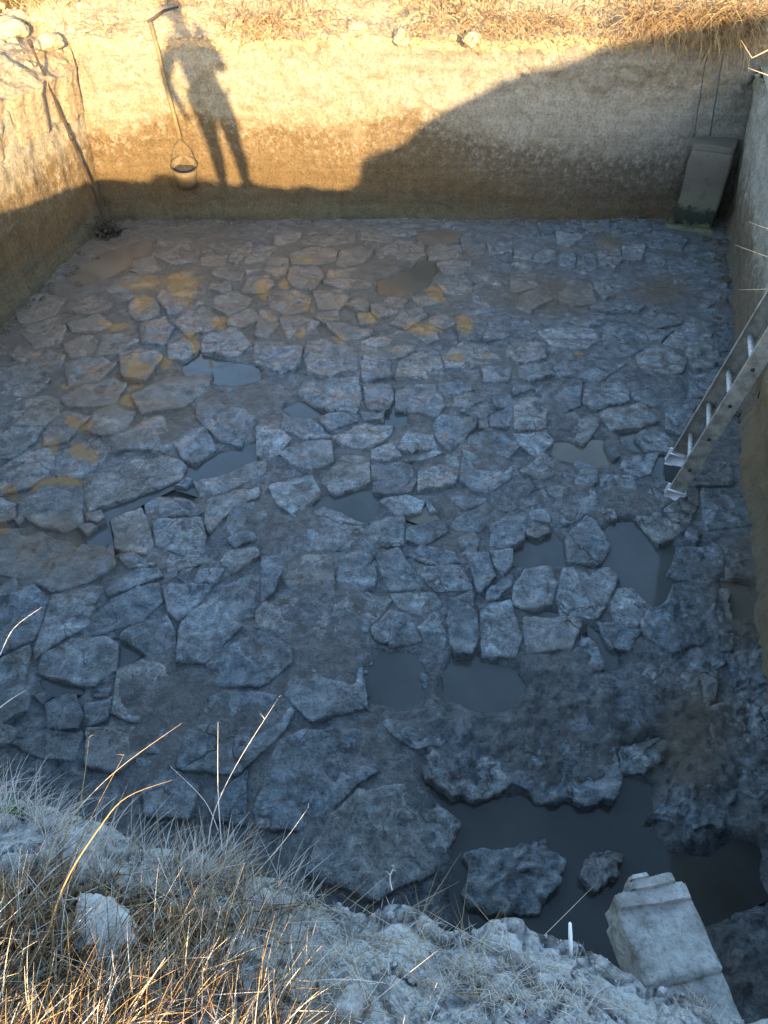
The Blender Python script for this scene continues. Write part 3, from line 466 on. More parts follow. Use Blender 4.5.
def stone_mesh(s):
    rs = random.Random(hash(s['key'][0])*0+ord(s['key'][0])*131+s['key'][1])
    w, c = s['w'], s['c']; n = len(w)
    ex, ey = rs.uniform(-60, 60), rs.uniform(-60, 60)
    dist = depth_of(c); r_ = roughness_at(c.x, c.y); st = .021-.005*r_+.0045*max(0, dist-3)
    # outline: shrink by the joint, clip the corners a little, subdivide, chip
    q = []
    for i in range(n):
        a, b = w[i], w[(i+1) % n]; q += [a.lerp(b, .035), a.lerp(b, .965)]
    out = []
    for i in range(len(q)):
        a, b = q[i], q[(i+1) % len(q)]; m = max(1, int((b-a).length/st))
        nrm = Vector((b.y-a.y, a.x-b.x, 0)); nrm = nrm.normalized() if nrm.length > 1e-6 else Vector()
        for k in range(m):
            p = a.lerp(b, k/m); out.append(p+nrm*((.006+.034*r_)*fbm(p.x*9+ex, p.y*9, 0, 3)+.005*nz(p.x*38, p.y*38, ex)))
    rad = max((p-c).length for p in out); rings = max(4, int(rad/(st*1.15)))
    r = roughness_at(c.x, c.y)
    dp = pud_d(c.x, c.y); sunk = -.034 if (dp < -.10 and s['key'][0] not in 'L') else 0
    top = .040+rs.triangular(0, .022, .006)+sunk-r*.002
    tx, ty = rs.gauss(0, .024), rs.gauss(0, .024)
    def zt(p, edge):
        z = top+(p.x-c.x)*tx+(p.y-c.y)*ty+.010*fbm(p.x*3.2+ex, p.y*3.2+ey, 0, 3)+.0065*fbm(p.x*12+ex, p.y*12, 2, 3)
        f = fbm(p.x*5+ey, p.y*5+ex, 7, 2); z += .010*sstep(.1, .16, f)-.008*sstep(-.1, -.15, f)      # cleft layers
        z += r*(.034*fbm(p.x*5, p.y*5, 8.2, 4)+.034*abs(fbm(p.x*14, p.y*14, 5.2, 3))+.012*fbm(p.x*24, p.y*24, 3.3, 2))
        return z
    vs, fs = [], []; M = len(out)
    prof = [(1.006, 'b'), (1.0, 'm'), (1.0, 't0'), (1-.007/rad, 't1')]
    fr = [1-.007/rad-(1-.007/rad)*(i/rings) for i in range(1, rings)]
    for f, kind in prof+[(f, 't') for f in fr]:
        for p in out:
            v = c+(p-c)*f; z = zt(v, 0)
            if kind == 'b': z = -.06
            elif kind == 'm': z -= .028
            elif kind == 't0': z -= .005+.004*nz(p.x*25, p.y*25, ex)
            vs.append((v.x, v.y, z))
    NR_ = len(prof)+len(fr)
    for i in range(NR_-1):
        for k in range(M):
            k2 = (k+1) % M; fs.append((i*M+k, i*M+k2, (i+1)*M+k2, (i+1)*M+k))
    vs.append((c.x, c.y, zt(c, 0))); ce = len(vs)-1; b = (NR_-1)*M
    for k in range(M): fs.append((b+k, b+(k+1) % M, ce))
    oc, br = [], []
    for v in vs:
        a, b_ = stain_and_bounce(v); oc.append(a); br.append(b_)
    # local origin at the slab's middle
    vs = [(v[0]-c.x, v[1]-c.y, v[2]) for v in vs]
    o = from_py('flagstone', vs, fs, STONE, attrs={'ochre': oc, 'brown': br}); o.location = (c.x, c.y, 0)
    return o
lm_rank = []
for name, x, y in LANDMARK:
    order = sorted(range(len(slabs)), key=lambda i: math.hypot(slabs[i]['cen'][0]-x, slabs[i]['cen'][1]-y)); lm_rank.append({i: k for k, i in enumerate(order)})
for i, s in enumerate(slabs):
    o = stone_mesh(s)
    lab = OWN_LABEL.get(s['key'])
    if not lab:
        k = min(range(len(LANDMARK)), key=lambda j: lm_rank[j][i]); a = s['area']
        xs = [p.x for p in s['w']]; ys = [p.y for p in s['w']]
        size = 'tiny' if a < .02 else 'small' if a < .06 else 'medium' if a < .14 else 'large' if a < .3 else 'very large'
        sides = {3: 'three', 4: 'four', 5: 'five', 6: 'six', 7: 'seven'}.get(s['nside'], 'many')
        och = blob(OCH, s['cen'][0], s['cen'][1], .5) > .5
        surf = 'ochre-stained' if och else 'mud-crusted' if roughness_at(s['c'].x, s['c'].y) > .5 else 'brownish' if blob(BROWN, s['cen'][0], s['cen'][1], .3) > .5 else 'grey'
        lab = f"{size} {sides}-sided {surf} flagstone, {ORD[min(lm_rank[k][i], 29)]} to {LANDMARK[k][0]}"
    tag(o, lab, 'flagstone', 'flagstones paving the pit floor')

# rubble chips in the joints: nobody could count them
def rock_data(c, r, rs, vs, fs, seg=6, rings=4, squash=.6):
    b = len(vs); e = rs.uniform(-50, 50)
    for i in range(rings+1):
        th = math.pi*i/rings
        for k in range(seg):
            ph = 2*math.pi*k/seg; d = Vector((math.sin(th)*math.cos(ph), math.sin(th)*math.sin(ph), math.cos(th)*squash))
            m = 1+.55*noise.noise(d*1.3+Vector((e, 0, 0))); vs.append(c+d*r*m)
    for i in range(rings):
        for k in range(seg):
            k2 = (k+1) % seg; fs.append((b+i*seg+k, b+(i+1)*seg+k, b+(i+1)*seg+k2, b+i*seg+k2))
def build_rubble():
    rs = random.Random(5); vs, fs = [], []
    boxes = [(s['w'], min(p.x for p in s['w']), max(p.x for p in s['w']), min(p.y for p in s['w']), max(p.y for p in s['w'])) for s in slabs]
    quad = [NL, NR, RM, FR, FL]; n = 0
    for _ in range(7000):
        x, y = rs.uniform(-4.3, 4.4), rs.uniform(.6, 9.2)
        if sdist(quad, x, y) > -.05 or pud_d(x, y) < .03: continue
        if any(a < x < b and c < y < d and sdist(w, x, y) < -.004 for w, a, b, c, d in boxes): continue
        r = rs.choice((.008, .012, .016, .022, .03))*rs.uniform(.7, 1.2)
        rock_data(Vector((x, y, .018)), r, rs, vs, fs, 6, 3, .45); n += 1
    at = [stain_and_bounce(v) for v in vs]
    o = from_py('rubble', vs, fs, STONE, smooth=False, attrs={'ochre': [a[0] for a in at], 'brown': [a[1] for a in at]})
    tag(o, 'broken stone chips and crumbs in the muddy joints', 'rubble', kind='stuff')
build_rubble()

# ------------------------------------------------------------------ walls
def build_wall(name, a, b, mat, label, step=.028, lean_a=0.0, lean_b=0.0, amp=1.0, seed=0, z1=RIM-.24, thick=.35):
    L = (b-a).length; d = (b-a)/L; n = Vector((-d.y, d.x, 0))             # n points into the pit
    nx, nz_ = max(4, int(L/step)), int((z1+.12)/step); vs, fs = [], []
    for j in range(nz_+1):
        for i in range(nx+1):
            s = L*i/nx; p = a+d*s; f = i/nx
            zt_ = z1+(.055*fbm(s*1.7, 3.3, seed, 4)+.03*fbm(s*7, 1.3, seed, 3)-.03 if seed == 1 else 0); z = -.12+(zt_+.12)*j/nz_
            x, y = s+seed*13.7, z
            off = .045*fbm(x*.9, y*.9, seed, 3)+.030*fbm(x*3.1, y*3.1, seed+2, 4)+.012*fbm(x*11, y*11, seed+5, 3)
            up = sstep(.95, 1.55, z); off += up*(.06*abs(fbm(x*3.7, y*4.4, seed+9, 5))-.02+.03*nz(x*7, y*7, 3)+.014*nz(x*19, y*19, 5))*(1.5 if seed == 1 else 1)-(.10*sstep(1.62, 1.84, z) if seed == 1 else 0)
            off += .05*(1-sstep(0, .22, z))+.02*sstep(.30, .24, z)*0
            lean = (lean_a*(1-f)+lean_b*f)*max(0, z)/RIM
            vs.append(p+n*(off*amp+lean)+Vector((0, 0, z)))
    for j in range(nz_):
        for i in range(nx):
            q = j*(nx+1)+i; fs.append((q, q+1, q+nx+2, q+nx+1))
    b0 = len(vs)                                                              # solid back
    for z in (-.12, z1): vs += [a-n*thick+Vector((0, 0, z)), b-n*thick+Vector((0, 0, z))]
    fs += [(b0, b0+2, b0+3, b0+1), (b0+2, nz_*(nx+1), nz_*(nx+1)+nx, b0+3)]
    o = from_py(name, vs, fs, mat); tag(o, label, 'wall'); return o
FLx, FRx, NLx, NRx = FL, FR, NL, NR
build_wall('wall_far', FR, FL, WALLF, 'far pit wall of ochre earth with a pale crumbling top', seed=1, z1=RIM-.03)
build_wall('wall_left', FL, NL, WALLL, 'left pit wall of rough tan earth behind the rusty rod', seed=2, amp=.7)
build_wall('wall_right', NR, RM, WALLB, 'near length of the grey brown right pit wall beside the ladder', seed=3, lean_a=.02, lean_b=.12)
build_wall('wall_right', RM, FR, WALLR, 'far length of the grey right pit wall by the pillar', seed=4, lean_a=.12, lean_b=.22)
build_wall('wall_near', NL, NR, WALLR, 'near pit wall under the grassy bank', seed=5, step=.05, z1=RIM-.46, amp=.3)

# ------------------------------------------------------------------ ground: one sheet with the pit's hole, running out to the horizon
def near_w(p): return 0
def build_ground():
    loop = []                                                # (point, outward normal, is_near)
    for i in range(5):
        a, b = PIT[i], PIT[(i+1) % 5]; near = 1 if i == 0 else 0
        L = (b-a).length; s = 0.0
        d = (b-a)/L; out = Vector((d.y, -d.x, 0))
        while s < L:
            p = a+d*s; loop.append((p, out, 2 if i == 3 else near)); fine = near == 1 and -1.6 < p.x < 1.25
            s += .0095 if fine else .05
    M = len(loop)
    nrm = [Vector() for _ in loop]
    for i in range(M):                                     # blend the normals round the corners
        v = Vector()
        for k in range(-10, 11): v += loop[(i+k) % M][1]
        nrm[i] = v.normalized()
    offs = [-.015, 0]+[.0095*k for k in range(1, 42)]+[.41, .43, .45, .475, .5, .53, .56, .62, .7, .8, .9, 1.05, 1.25, 1.5, 1.8, 2.2, 2.8, 3.6, 4.8, 6.5, 9, 14, 25, 50, 110, 300]
    vs, fs, dirt = [], [], []
    def gz(p, o, near):
        x, y = p.x, p.y
        z = RIM
        if near == 1:
            z -= .22*(1-sstep(-.05, .60, o))**1.25
            z += (.030*fbm(x*3.2, y*3.2, 2, 3)+.018*fbm(x*11, y*11, 5, 4)+.012*abs(fbm(x*26, y*26, 2, 3))+.016*abs(fbm(x*8, y*8, 12, 3)))*(1-sstep(.8, 2.0, o)*.6)
            z -= .03*(1-sstep(0, .10, o))
            if o < 1.3:
                q = Vector((x+.05*nz(x*9, y*9), y+.05*nz(x*9, y*9, 4), 0)); dd_ = noise.voronoi(q*10.5)[0]; e2 = noise.voronoi(q*27)[0]
                z += .016*nz(math.floor(dd_[0]*0)+q.x*6, q.y*6, 3)-.020*(1-sstep(0, .16, dd_[1]-dd_[0]))-.006*(1-sstep(0, .2, e2[1]-e2[0]))
        else:
            z -= (.05 if near == 2 else .22)*(1-sstep(-.05, .45, o))**1.4; z += (.05+.40*sstep(-.1, 1.25, o))*(near == 2); z += .06*fbm(x*1.3, y*1.3, 2, 4)+.040*fbm(x*4, y*4, 5, 4)+.02*abs(fbm(x*11, y*11, 5, 3))
        z += .12*sstep(3, 12, o)*nz(x*.15, y*.15)+.25*sstep(20, 80, o)*nz(x*.03, y*.03, 5)
        return z
    for k, o in enumerate([('s', .05, -.42), ('s', .035, -.25), ('s', .02, -.10)]+[('g', f, 0) for f in offs]):
        for i, (p, out, near) in enumerate(loop):
            x, y = p.x, p.y
            jag = .05*fbm(x*2.2, y*2.2, 9, 3)+.022*fbm(x*9, y*9, 1, 3)
            w = near
            if near != 1: jag = jag*1.1-.02
            base = p+nrm[i]*jag if near == 1 else p+nrm[i]*(.075 if near == 2 else -.045)+nrm[i]*jag*(.5 if near == 2 else 1)
            if o[0] == 's':
                q = base+nrm[i]*o[1]; z = gz(base, 0, near)+o[2]; od = 0
            else:
                q = base+nrm[i]*o[1]; z = gz(q, o[1], near); od = o[1]
            vs.append((q.x, q.y, z))
            if near == 1: dd = sstep(-.05, -.45, x)*.62*sstep(.02, .16, od)+.0+.10*sstep(.3, .1, abs(x+.1))+.25*sstep(.5, .9, od)
            else: dd = .0+.55*sstep(.35, 1.3, od)
            dirt.append(dd)
    K = len(offs)+3
    for k in range(K-1):
        for i in range(M):
            i2 = (i+1) % M; fs.append((k*M+i, (k+1)*M+i, (k+1)*M+i2, k*M+i2))
    o = from_py('ground', vs, [f[::-1] for f in fs], GROUND, attrs={'dirt': dirt, 'far': [sstep(2.0, 4.5, v[1])+sstep(-1.6, -2.6, v[0])*(1-sstep(2.0, 4.5, v[1])) for v in vs]})
    tag(o, 'pale dry clay ground round the pit', 'ground', kind='structure'); return o
ground = build_ground()
from mathutils.bvhtree import BVHTree
_me = ground.data
GB = BVHTree.FromPolygons([v.co.copy() for v in _me.vertices], [tuple(p.vertices) for p in _me.polygons])
def gnd(x, y):
    h = GB.ray_cast(Vector((x, y, 6)), Vector((0, 0, -1))); return h[0] if h[0] is not None else None
def gray(px, py):                                         # where a line of sight meets the ground sheet
    h = GB.ray_cast(CAM, ray(px, py).normalized()); return h[0]

# ------------------------------------------------------------------ spoil heap behind, whose shadow climbs the far wall
def build_heap():
    wn = Vector((-(FL-FR).y, (FL-FR).x, 0)).normalized()
    prof = []
    for px, py in [(330, 193), (345, 191), (358, 183), (361, 162), (372, 155), (388, 150), (405, 143), (425, 123), (450, 108), (475, 96), (500, 82), (530, 72), (560, 66), (590, 56), (620, 42), (650, 28), (690, 16), (720, 8), (745, -4)]:
        S = UP(px, py, FR, wn)
        if S.z > RIM: S = U(px, py, RIM)
        t = (-6.0-S.y)/SUN.y; P = S+SUN*t; prof.append((P.x, P.z))
    x, z = prof[-1]; prof += [(x+.8, z+.12), (x+2, z+.1), (x+3.5, z-.3), (x+5, z-1.2), (x+6, RIM-.1)]
    rows = [(-2.2, -.05), (-1.7, .22), (-1.2, .5), (-.8, .72), (-.45, .9), (-.15, .985), (0, 1.0), (.2, .985), (.6, .88), (1.1, .62), (1.7, .3), (2.3, -.05)]
    fine = []
    for i in range(len(prof)-1):
        for k in range(5): fine.append((prof[i][0]+(prof[i+1][0]-prof[i][0])*k/5, prof[i][1]+(prof[i+1][1]-prof[i][1])*k/5))
    fine.append(prof[-1]); vs, fs = [], []
    hd = Vector((SUN.x, SUN.y, 0)).normalized()
    for dy, f in rows:
        for x, z in fine:
            h = max(0, z-RIM+.05)
            p = Vector((x, -6, 0))+hd*(-dy*(.35+.45*h))
            zz = RIM-.05+h*f+(0 if f > .98 else .05*fbm(p.x*2, p.y*2, 3, 3)); vs.append((p.x, p.y, zz))
    m = len(fine)
    for j in range(len(rows)-1):
        for i in range(m-1): q = j*m+i; fs.append((q, q+1, q+m+1, q+m))
    o = from_py('mound', vs, fs, GROUND, attrs={'dirt': [.6]*len(vs), 'far': [1.0]*len(vs)})
    tag(o, 'long earth mound behind the photographer on the right', 'mound', kind='structure')
build_heap()

# ------------------------------------------------------------------ far left corner rod, long handled net, cable, pillar, ladder, beam
def plane_n(a, b):
    d = (b-a).normalized(); return Vector((-d.y, d.x, 0))
nL, nF, nRt = plane_n(FL, NL), plane_n(FR, FL), plane_n(RM, FR)
RUST = mat_plain('rusty_iron', (.045, .030, .022), .8, .3, .5, 60)
rp0 = UP(29, 40, FL+nL*.05, nL); rp1 = UP(96, 196, FL+nL*.06, nL); rp2 = UP(109, 237, FL+nL*.08, nL)
pts = [rp0.lerp(rp1, k/10)+Vector((0, 0, .006*nz(k*1.7, 3))) for k in range(11)]+[rp1.lerp(rp2, k/5) for k in range(1, 6)]
rod = empty('iron_rod', (rp2.x, rp2.y, 0)); inv = Vector((rp2.x, rp2.y, 0))
vs, fs = tube_data([p-inv for p in pts], [.0125]*len(pts), 7); from_py('bar', vs, fs, RUST, rod)
for f in (.02, .58):
    p = rp0.lerp(rp1, f); d = (rp1-rp0).normalized(); vs, fs = tube_data([p-d*.03-inv, p+d*.03-inv], [.021, .019], 8); from_py('collar', vs, fs, RUST, rod)
tag(rod, 'long thin dark rusty rod leaning down the left wall into the far corner', 'rod')
DEB = mat_rock('wet_dark_debris', (.022, .021, .018), (.07, .06, .05), 30, .6)
rs = random.Random(3); vs, fs = [], []; c0 = U(110, 238, 0)
for k in range(90):
    rock_data(c0+Vector((rs.gauss(0, .07), rs.gauss(0, .08)-.02, abs(rs.gauss(0, .07)))), rs.uniform(.012, .034), rs, vs, fs, 6, 4, .6)
for k in range(34):
    p = c0+Vector((rs.gauss(0, .06), rs.gauss(0, .06), .05)); q = p+Vector((rs.gauss(0, .10), rs.gauss(0, .07), rs.uniform(.03, .20)))
    tube_data([p, p.lerp(q, .5)+Vector((.02, 0, .03)), q], [.007, .006, .003], 4, vs, fs)
o = from_py('debris_clump', vs, fs, DEB); tag(o, 'dark clump of wet twigs and dirt in the far left corner', 'debris')

def build_net():
    WOOD = mat_plain('weathered_pole_wood', (.13, .088, .04), .75, 0, .4, 40); WIRE = mat_plain('hoop_wire', (.10, .085, .06), .6, .6, .3, 60)
    pass
    w0 = FR+nF*.14
    top, low = UP(150, 22, FR+nF*.02, nF), UP(180, 139, w0, nF)
    org = Vector((low.x, low.y, low.z)); root = empty('leaning_pole', org)
    L = lambda p: p-org
    mid = UP(166, 84, FR+nF*.10, nF)
    vs, fs = tube_data([L(top), L(top.lerp(mid, .5))+Vector((.008, 0, 0)), L(mid), L(mid.lerp(low, .5)), L(low)], [.020, .022, .024, .025, .026], 8); from_py('shaft', vs, fs, WOOD, root)
    tip = UP(178, 7, FR-nF*.35, nF); tip.z = max(tip.z, RIM+.03)
    vs, fs = tube_data([L(top)-Vector((.02, 0, 0)), L(top.lerp(tip, .5))+Vector((0, 0, .03)), L(tip)], [.015, .014, .010], 7); from_py('dark_bar', vs, fs, RUST, root)  # thin dark bar sloping from the pole's top back over the rim
    tag(root, 'long wooden pole with a dark bar at its top leaning on the sunlit far wall', 'pole')
    DUST = mat_plain('dusty_bucket', (.10, .070, .036), .8, 0, .35, 50)
    hc = UP(184, 165, w0, nF); a, b = UP(171, 165, w0, nF), UP(197, 164, w0, nF); ra = (b-a).length/2
    bucket = empty('bucket', hc); ux = (b-a).normalized(); ax = (Vector((0, 0, 1))+nF*.36+ux*.08).normalized(); uy = ax.cross(ux).normalized(); ux = uy.cross(ax)
    def ringp(r, h, M=28): return [ux*r*math.cos(2*math.pi*k/M)+uy*r*math.sin(2*math.pi*k/M)+ax*h for k in range(M)]
    vs, fs = [], []; M = 28
    prof = [(ra*.72, -.25), (ra*.80, -.18), (ra*.90, -.08), (ra, 0), (ra*.965, 0), (ra*.88, -.08), (ra*.78, -.18), (ra*.70, -.235)]
    for r, h in prof: vs += ringp(r, h)
    for j in range(len(prof)-1):
        for k in range(M): k2 = (k+1) % M; fs.append((j*M+k, j*M+k2, (j+1)*M+k2, (j+1)*M+k))
    fs.append(tuple(reversed(range(M)))); fs.append(tuple(7*M+k for k in range(M)))
    from_py('body', vs, fs, DUST, bucket)
    rg = ringp(ra*1.01, 0); vs, fs = tube_data(rg+[rg[0]], [.007]*(M+1), 6, cap=False); from_py('rim', vs, fs, WIRE, bucket)
    wt = ringp(ra*.90, -.075); wt = [Vector((p.x, p.y, p.z)) for p in wt]; from_py('muddy_water', wt, [tuple(range(M))], DEB, bucket)
    lo = low-hc; vs, fs = [], []
    for sg in (-1, 1):
        e = ux*ra*sg*1.02; tube_data([lo, lo.lerp(e, .4)+ux*sg*.035, e], [.0045]*3, 5, vs, fs)
    from_py('handle', vs, fs, WIRE, bucket)
    tag(bucket, 'dusty bucket with dark contents hanging by its wire handle before the far wall', 'bucket')
build_net()

def build_pillar():
    CON = None
    m, nt, bs = new_mat('algae_stained_concrete'); P = pos(nt); sep = N(nt, 'ShaderNodeSeparateXYZ'); nt.links.new(P, sep.inputs[0])
    n2 = noise_n(nt, P, 9, 8, .7, .6); n3 = noise_n(nt, P, 45, 6, .7)
    z = mth(nt, 'ADD', sep.outputs[2], mth(nt, 'MULTIPLY', mth(nt, 'SUBTRACT', n2, .5), .42))
    c = ramp(nt, z, [(.0, (.13, .12, .07)), (.07, (.11, .11, .06)), (.10, (.012, .018, .009)), (.26, (.018, .024, .012)), (.31, (.12, .105, .07)), (.55, (.095, .08, .058)), (1.0, (.125, .106, .08))])
    c = mix(nt, mth(nt, 'MULTIPLY', mapr(nt, n2, .55, .68), .5), c, mix(nt, 1.0, c, (.4, .38, .35), 'MULTIPLY'))
    c = mix(nt, mth(nt, 'MULTIPLY', mapr(nt, n3, .55, .7), .4), c, mix(nt, 1.0, c, (1.6, 1.6, 1.5), 'MULTIPLY'))
    nt.links.new(c, bs.inputs['Base Color']); bs.inputs['Roughness'].default_value = .85; bump(nt, bs, mth(nt, 'ADD', n2, mth(nt, 'MULTIPLY', n3, .5)), .02, .8)
    a = U(669, 229, 0); b = U(712, 236, 0); d = (b-a); d.z = 0; w = d.length; d.normalize(); n = Vector((-d.y, d.x, 0))
    zt = UP(706, 146, a, n).z; dep = .42; cx = (a+b)/2+n*dep/2
    root = empty('concrete_pillar', (cx.x, cx.y, 0))
    def block(nm, x0, x1, y0, y1, z0, z1, taper=0.0, seg=14, mat=m):
        vs, fs = [], []; e = len(nm)
        bm = bmesh.new(); bmesh.ops.create_cube(bm, size=1)
        bmesh.ops.subdivide_edges(bm, edges=bm.edges[:], cuts=seg, use_grid_fill=True)
        for v in bm.verts:
            u = v.co.copy(); q = Vector((x0+(u.x+.5)*(x1-x0), y0+(u.y+.5)*(y1-y0), z0+(u.z+.5)*(z1-z0)))
            k = 1-taper*(u.z+.5); q.x *= k; q.y *= k
            edge = sum(abs(abs(t)-.5) < .02 for t in u)
            if edge >= 2: q -= Vector((u.x*(x1-x0), u.y*(y1-y0), 0)).normalized()*(.012+.02*abs(nz(q.x*9, q.y*9, q.z*9)))
            q += Vector((nz(q.x*6, q.y*6, q.z*6), nz(q.x*6+9, q.y*6, q.z*6), nz(q.x*5, q.y*5+7, q.z*6)))*.012
            v.co = d*q.x+n*q.y+Vector((0, 0, q.z))
        me = bpy.data.meshes.new(nm); bm.to_mesh(me); bm.free(); return link(nm, me, mat, root)
    block('shaft', -w/2+.02, w/2-.02, -dep/2, dep/2, .06, zt-.05, -.02)
    block('capping', -w/2+.022, w/2-.022, -dep/2+.004, dep/2-.004, zt-.055, zt+.01)
    block('footing', -w/2-.05, w/2+.03, -dep/2-.06, dep/2, -.05, .07, .05)
    tag(root, 'squat concrete pillar with black-green algae at its foot in far right corner', 'pillar')
build_pillar()

def build_ladder():
    AL = mat_plain('dirty_aluminium', (.25, .225, .19), .65, .35, .4, 16); ALR = mat_plain('worn_rung_metal', (.40, .39, .37), .6, .3, .25, 30); CAP = mat_plain('pale_rubber', (.72, .70, .70), .8, 0, .12, 40)
    F1, F2 = U(673, 497, .04), U(675, 459, .04)
    w = F2-F1; w.z = 0; W = w.length; w.normalize()
    def solve(px, py, F):
        r = ray(px, py); t = (F-CAM).dot(w)/r.dot(w); return CAM+r*t
    d = ((solve(766, 350, F1)-F1).normalized()+(solve(766, 306, F2)-F2).normalized()).normalized()
    d = (d-w*d.dot(w)).normalized(); nrm = d.cross(w).normalized()
    if nrm.x > 0: nrm = -nrm
    root = empty('ladder', (F1+F2)/2); o0 = (F1+F2)/2; LEN = 2.35
    def box(nm, c, ax, hx, hy, hz, mat, par, bev=.004):
        bm = bmesh.new(); bmesh.ops.create_cube(bm, size=2)
        for v in bm.verts: v.co = c+ax[0]*v.co.x*hx+ax[1]*v.co.y*hy+ax[2]*v.co.z*hz
        bmesh.ops.bevel(bm, geom=bm.edges[:], offset=bev, segments=2, affect='EDGES')
        me = bpy.data.meshes.new(nm); bm.to_mesh(me); bm.free(); return link(nm, me, mat, par)
    def channel(nm, F, inward):
        bm = bmesh.new(); ax = (nrm, w*inward, d)                 # C section: web + two flanges facing inwards
        prof = [(-.050, 0), (.050, 0), (.050, .030), (.045, .030), (.045, .005), (-.045, .005), (-.045, .030), (-.050, .030)]
        vs = []
        for s in (0, LEN):
            for x, y in prof: vs.append(bm.verts.new(F-o0+ax[0]*x+ax[1]*y+d*s))
        k = len(prof)
        for i in range(k): bm.faces.new((vs[i], vs[(i+1) % k], vs[k+(i+1) % k], vs[k+i]))
        bm.faces.new(vs[:k][::-1]); bm.faces.new(vs[k:]); bmesh.ops.recalc_face_normals(bm, faces=bm.faces[:])
        me = bpy.data.meshes.new(nm); bm.to_mesh(me); bm.free(); return link(nm, me, AL, root, smooth=False)
    for F, inward in ((F1, 1), (F2, -1)):
        r_ = channel('rail', F, inward)
        box('foot_cap', F-o0+d*.015+w*inward*.012, (nrm, w, d), .056, .030, .045, CAP, root, .008)
        for s in [.25+.27*k for k in range(8)]:                       # rivet heads at the rung ends
            p = F-o0+d*s-w*inward*.001; vs, fs = tube_data([p, p-w*inward*.005], [.013, .010], 10); from_py('rivet', vs, fs, RUST, r_)
    for s in [.25+.27*k for k in range(8)]:
        a, b = F1-o0+w*.006+d*s, F2-o0-w*.006+d*s; vs, fs = tube_data([a, b], [.017, .017], 10); from_py('rung', vs, fs, ALR, root)
    tag(root, 'dirty aluminium ladder with pale feet leaning against the right wall', 'ladder')
build_ladder()

def build_beam():
    CON = mat_rock('pale_concrete', (.22, .21, .19), (.46, .45, .42), 16, .92, .02, .8)
    z = 1.45; A, B, C_, D_ = U(619, 909, z), U(690, 893, z), U(743, 1004, z), U(642, 975, z)
    ax = ((A+B)/2-((C_+D_)/2)); ax.z = 0; ax.normalize(); rt = Vector((ax.y, -ax.x, 0)); W = ((B-A).dot(rt)+(C_-D_).dot(rt))/2
    end = (A+B)/2; end.z = 0
    root = empty('concrete_beam', (end.x, end.y, z-.16)); org = Vector((end.x, end.y, z-.16))
    def block(nm, x0, x1, y0, y1, z0, z1, amp=.006, seg=18, sd=0):
        bm = bmesh.new(); bmesh.ops.create_cube(bm, size=1); bmesh.ops.subdivide_edges(bm, edges=bm.edges[:], cuts=seg, use_grid_fill=True)
        for v in bm.verts:
            u = v.co.copy(); q = Vector((x0+(u.x+.5)*(x1-x0), y0+(u.y+.5)*(y1-y0), z0+(u.z+.5)*(z1-z0)))
            edge = sum(abs(abs(t)-.5) < .02 for t in u)
            if edge >= 2:
                cdir = Vector((u.x, u.y, u.z)); q -= cdir.normalized()*(.004+.012*abs(nz(q.x*30+sd, q.y*30, q.z*30)))
            q += Vector((nz(q.x*14+sd, q.y*14, q.z*14), nz(q.x*14, q.y*14+9, q.z*14), nz(q.x*14, q.y*14, q.z*14+5)))*amp
            v.co = end-org+rt*q.x-ax*q.y+Vector((0, 0, q.z))
        me = bpy.data.meshes.new(nm); bm.to_mesh(me); bm.free(); return link(nm, me, CON, root)
    block('head_block', -W/2, W/2, .0, .175, z-.15, z)
    block('rear_block', -W/2+.012, W/2-.004, .17, .75, z-.14, z-.010, sd=4)
    block('end_lip', -W/2+.006, W/2-.006, -.030, .012, z-.13, z+.010, .005, 16, 7)
    block('end_cleat', -W/2+.045, W/2-.03, -.052, -.026, z-.10, z+.020, .004, 10, 9)
    block('end_cleat', -W/2+.05, -W/2+.10, -.060, -.048, z-.05, z+.030, .003, 8, 2)
    tag(root, 'pale concrete beam with stepped end jutting from the near bank over the pool', 'beam')
build_beam()

CAB = mat_plain('dark_cable', (.03, .03, .03), .6)
def cable(px_pts, off, r, label):
    P = [UP(x, y, FR+nF*off, nF) for x, y in px_pts]; pts = []
    for i in range(len(P)-1):
        for k in range(8): pts.append(P[i].lerp(P[i+1], k/8)+Vector((.008*nz(i*3+k*.5, 2), 0, 0)))
    pts.append(P[-1]); vs, fs = tube_data(pts, [r]*len(pts), 5); o = from_py('cable', vs, fs, CAB); tag(o, label, 'cable')
cable([(738, 6), (722, 60), (710, 136)], .12, .007, 'thin dark cable hanging down the far wall to the pillar top')
cable([(717, 12), (704, 70), (694, 138)], .10, .005, 'thinner cable left of the dark one above the pillar')

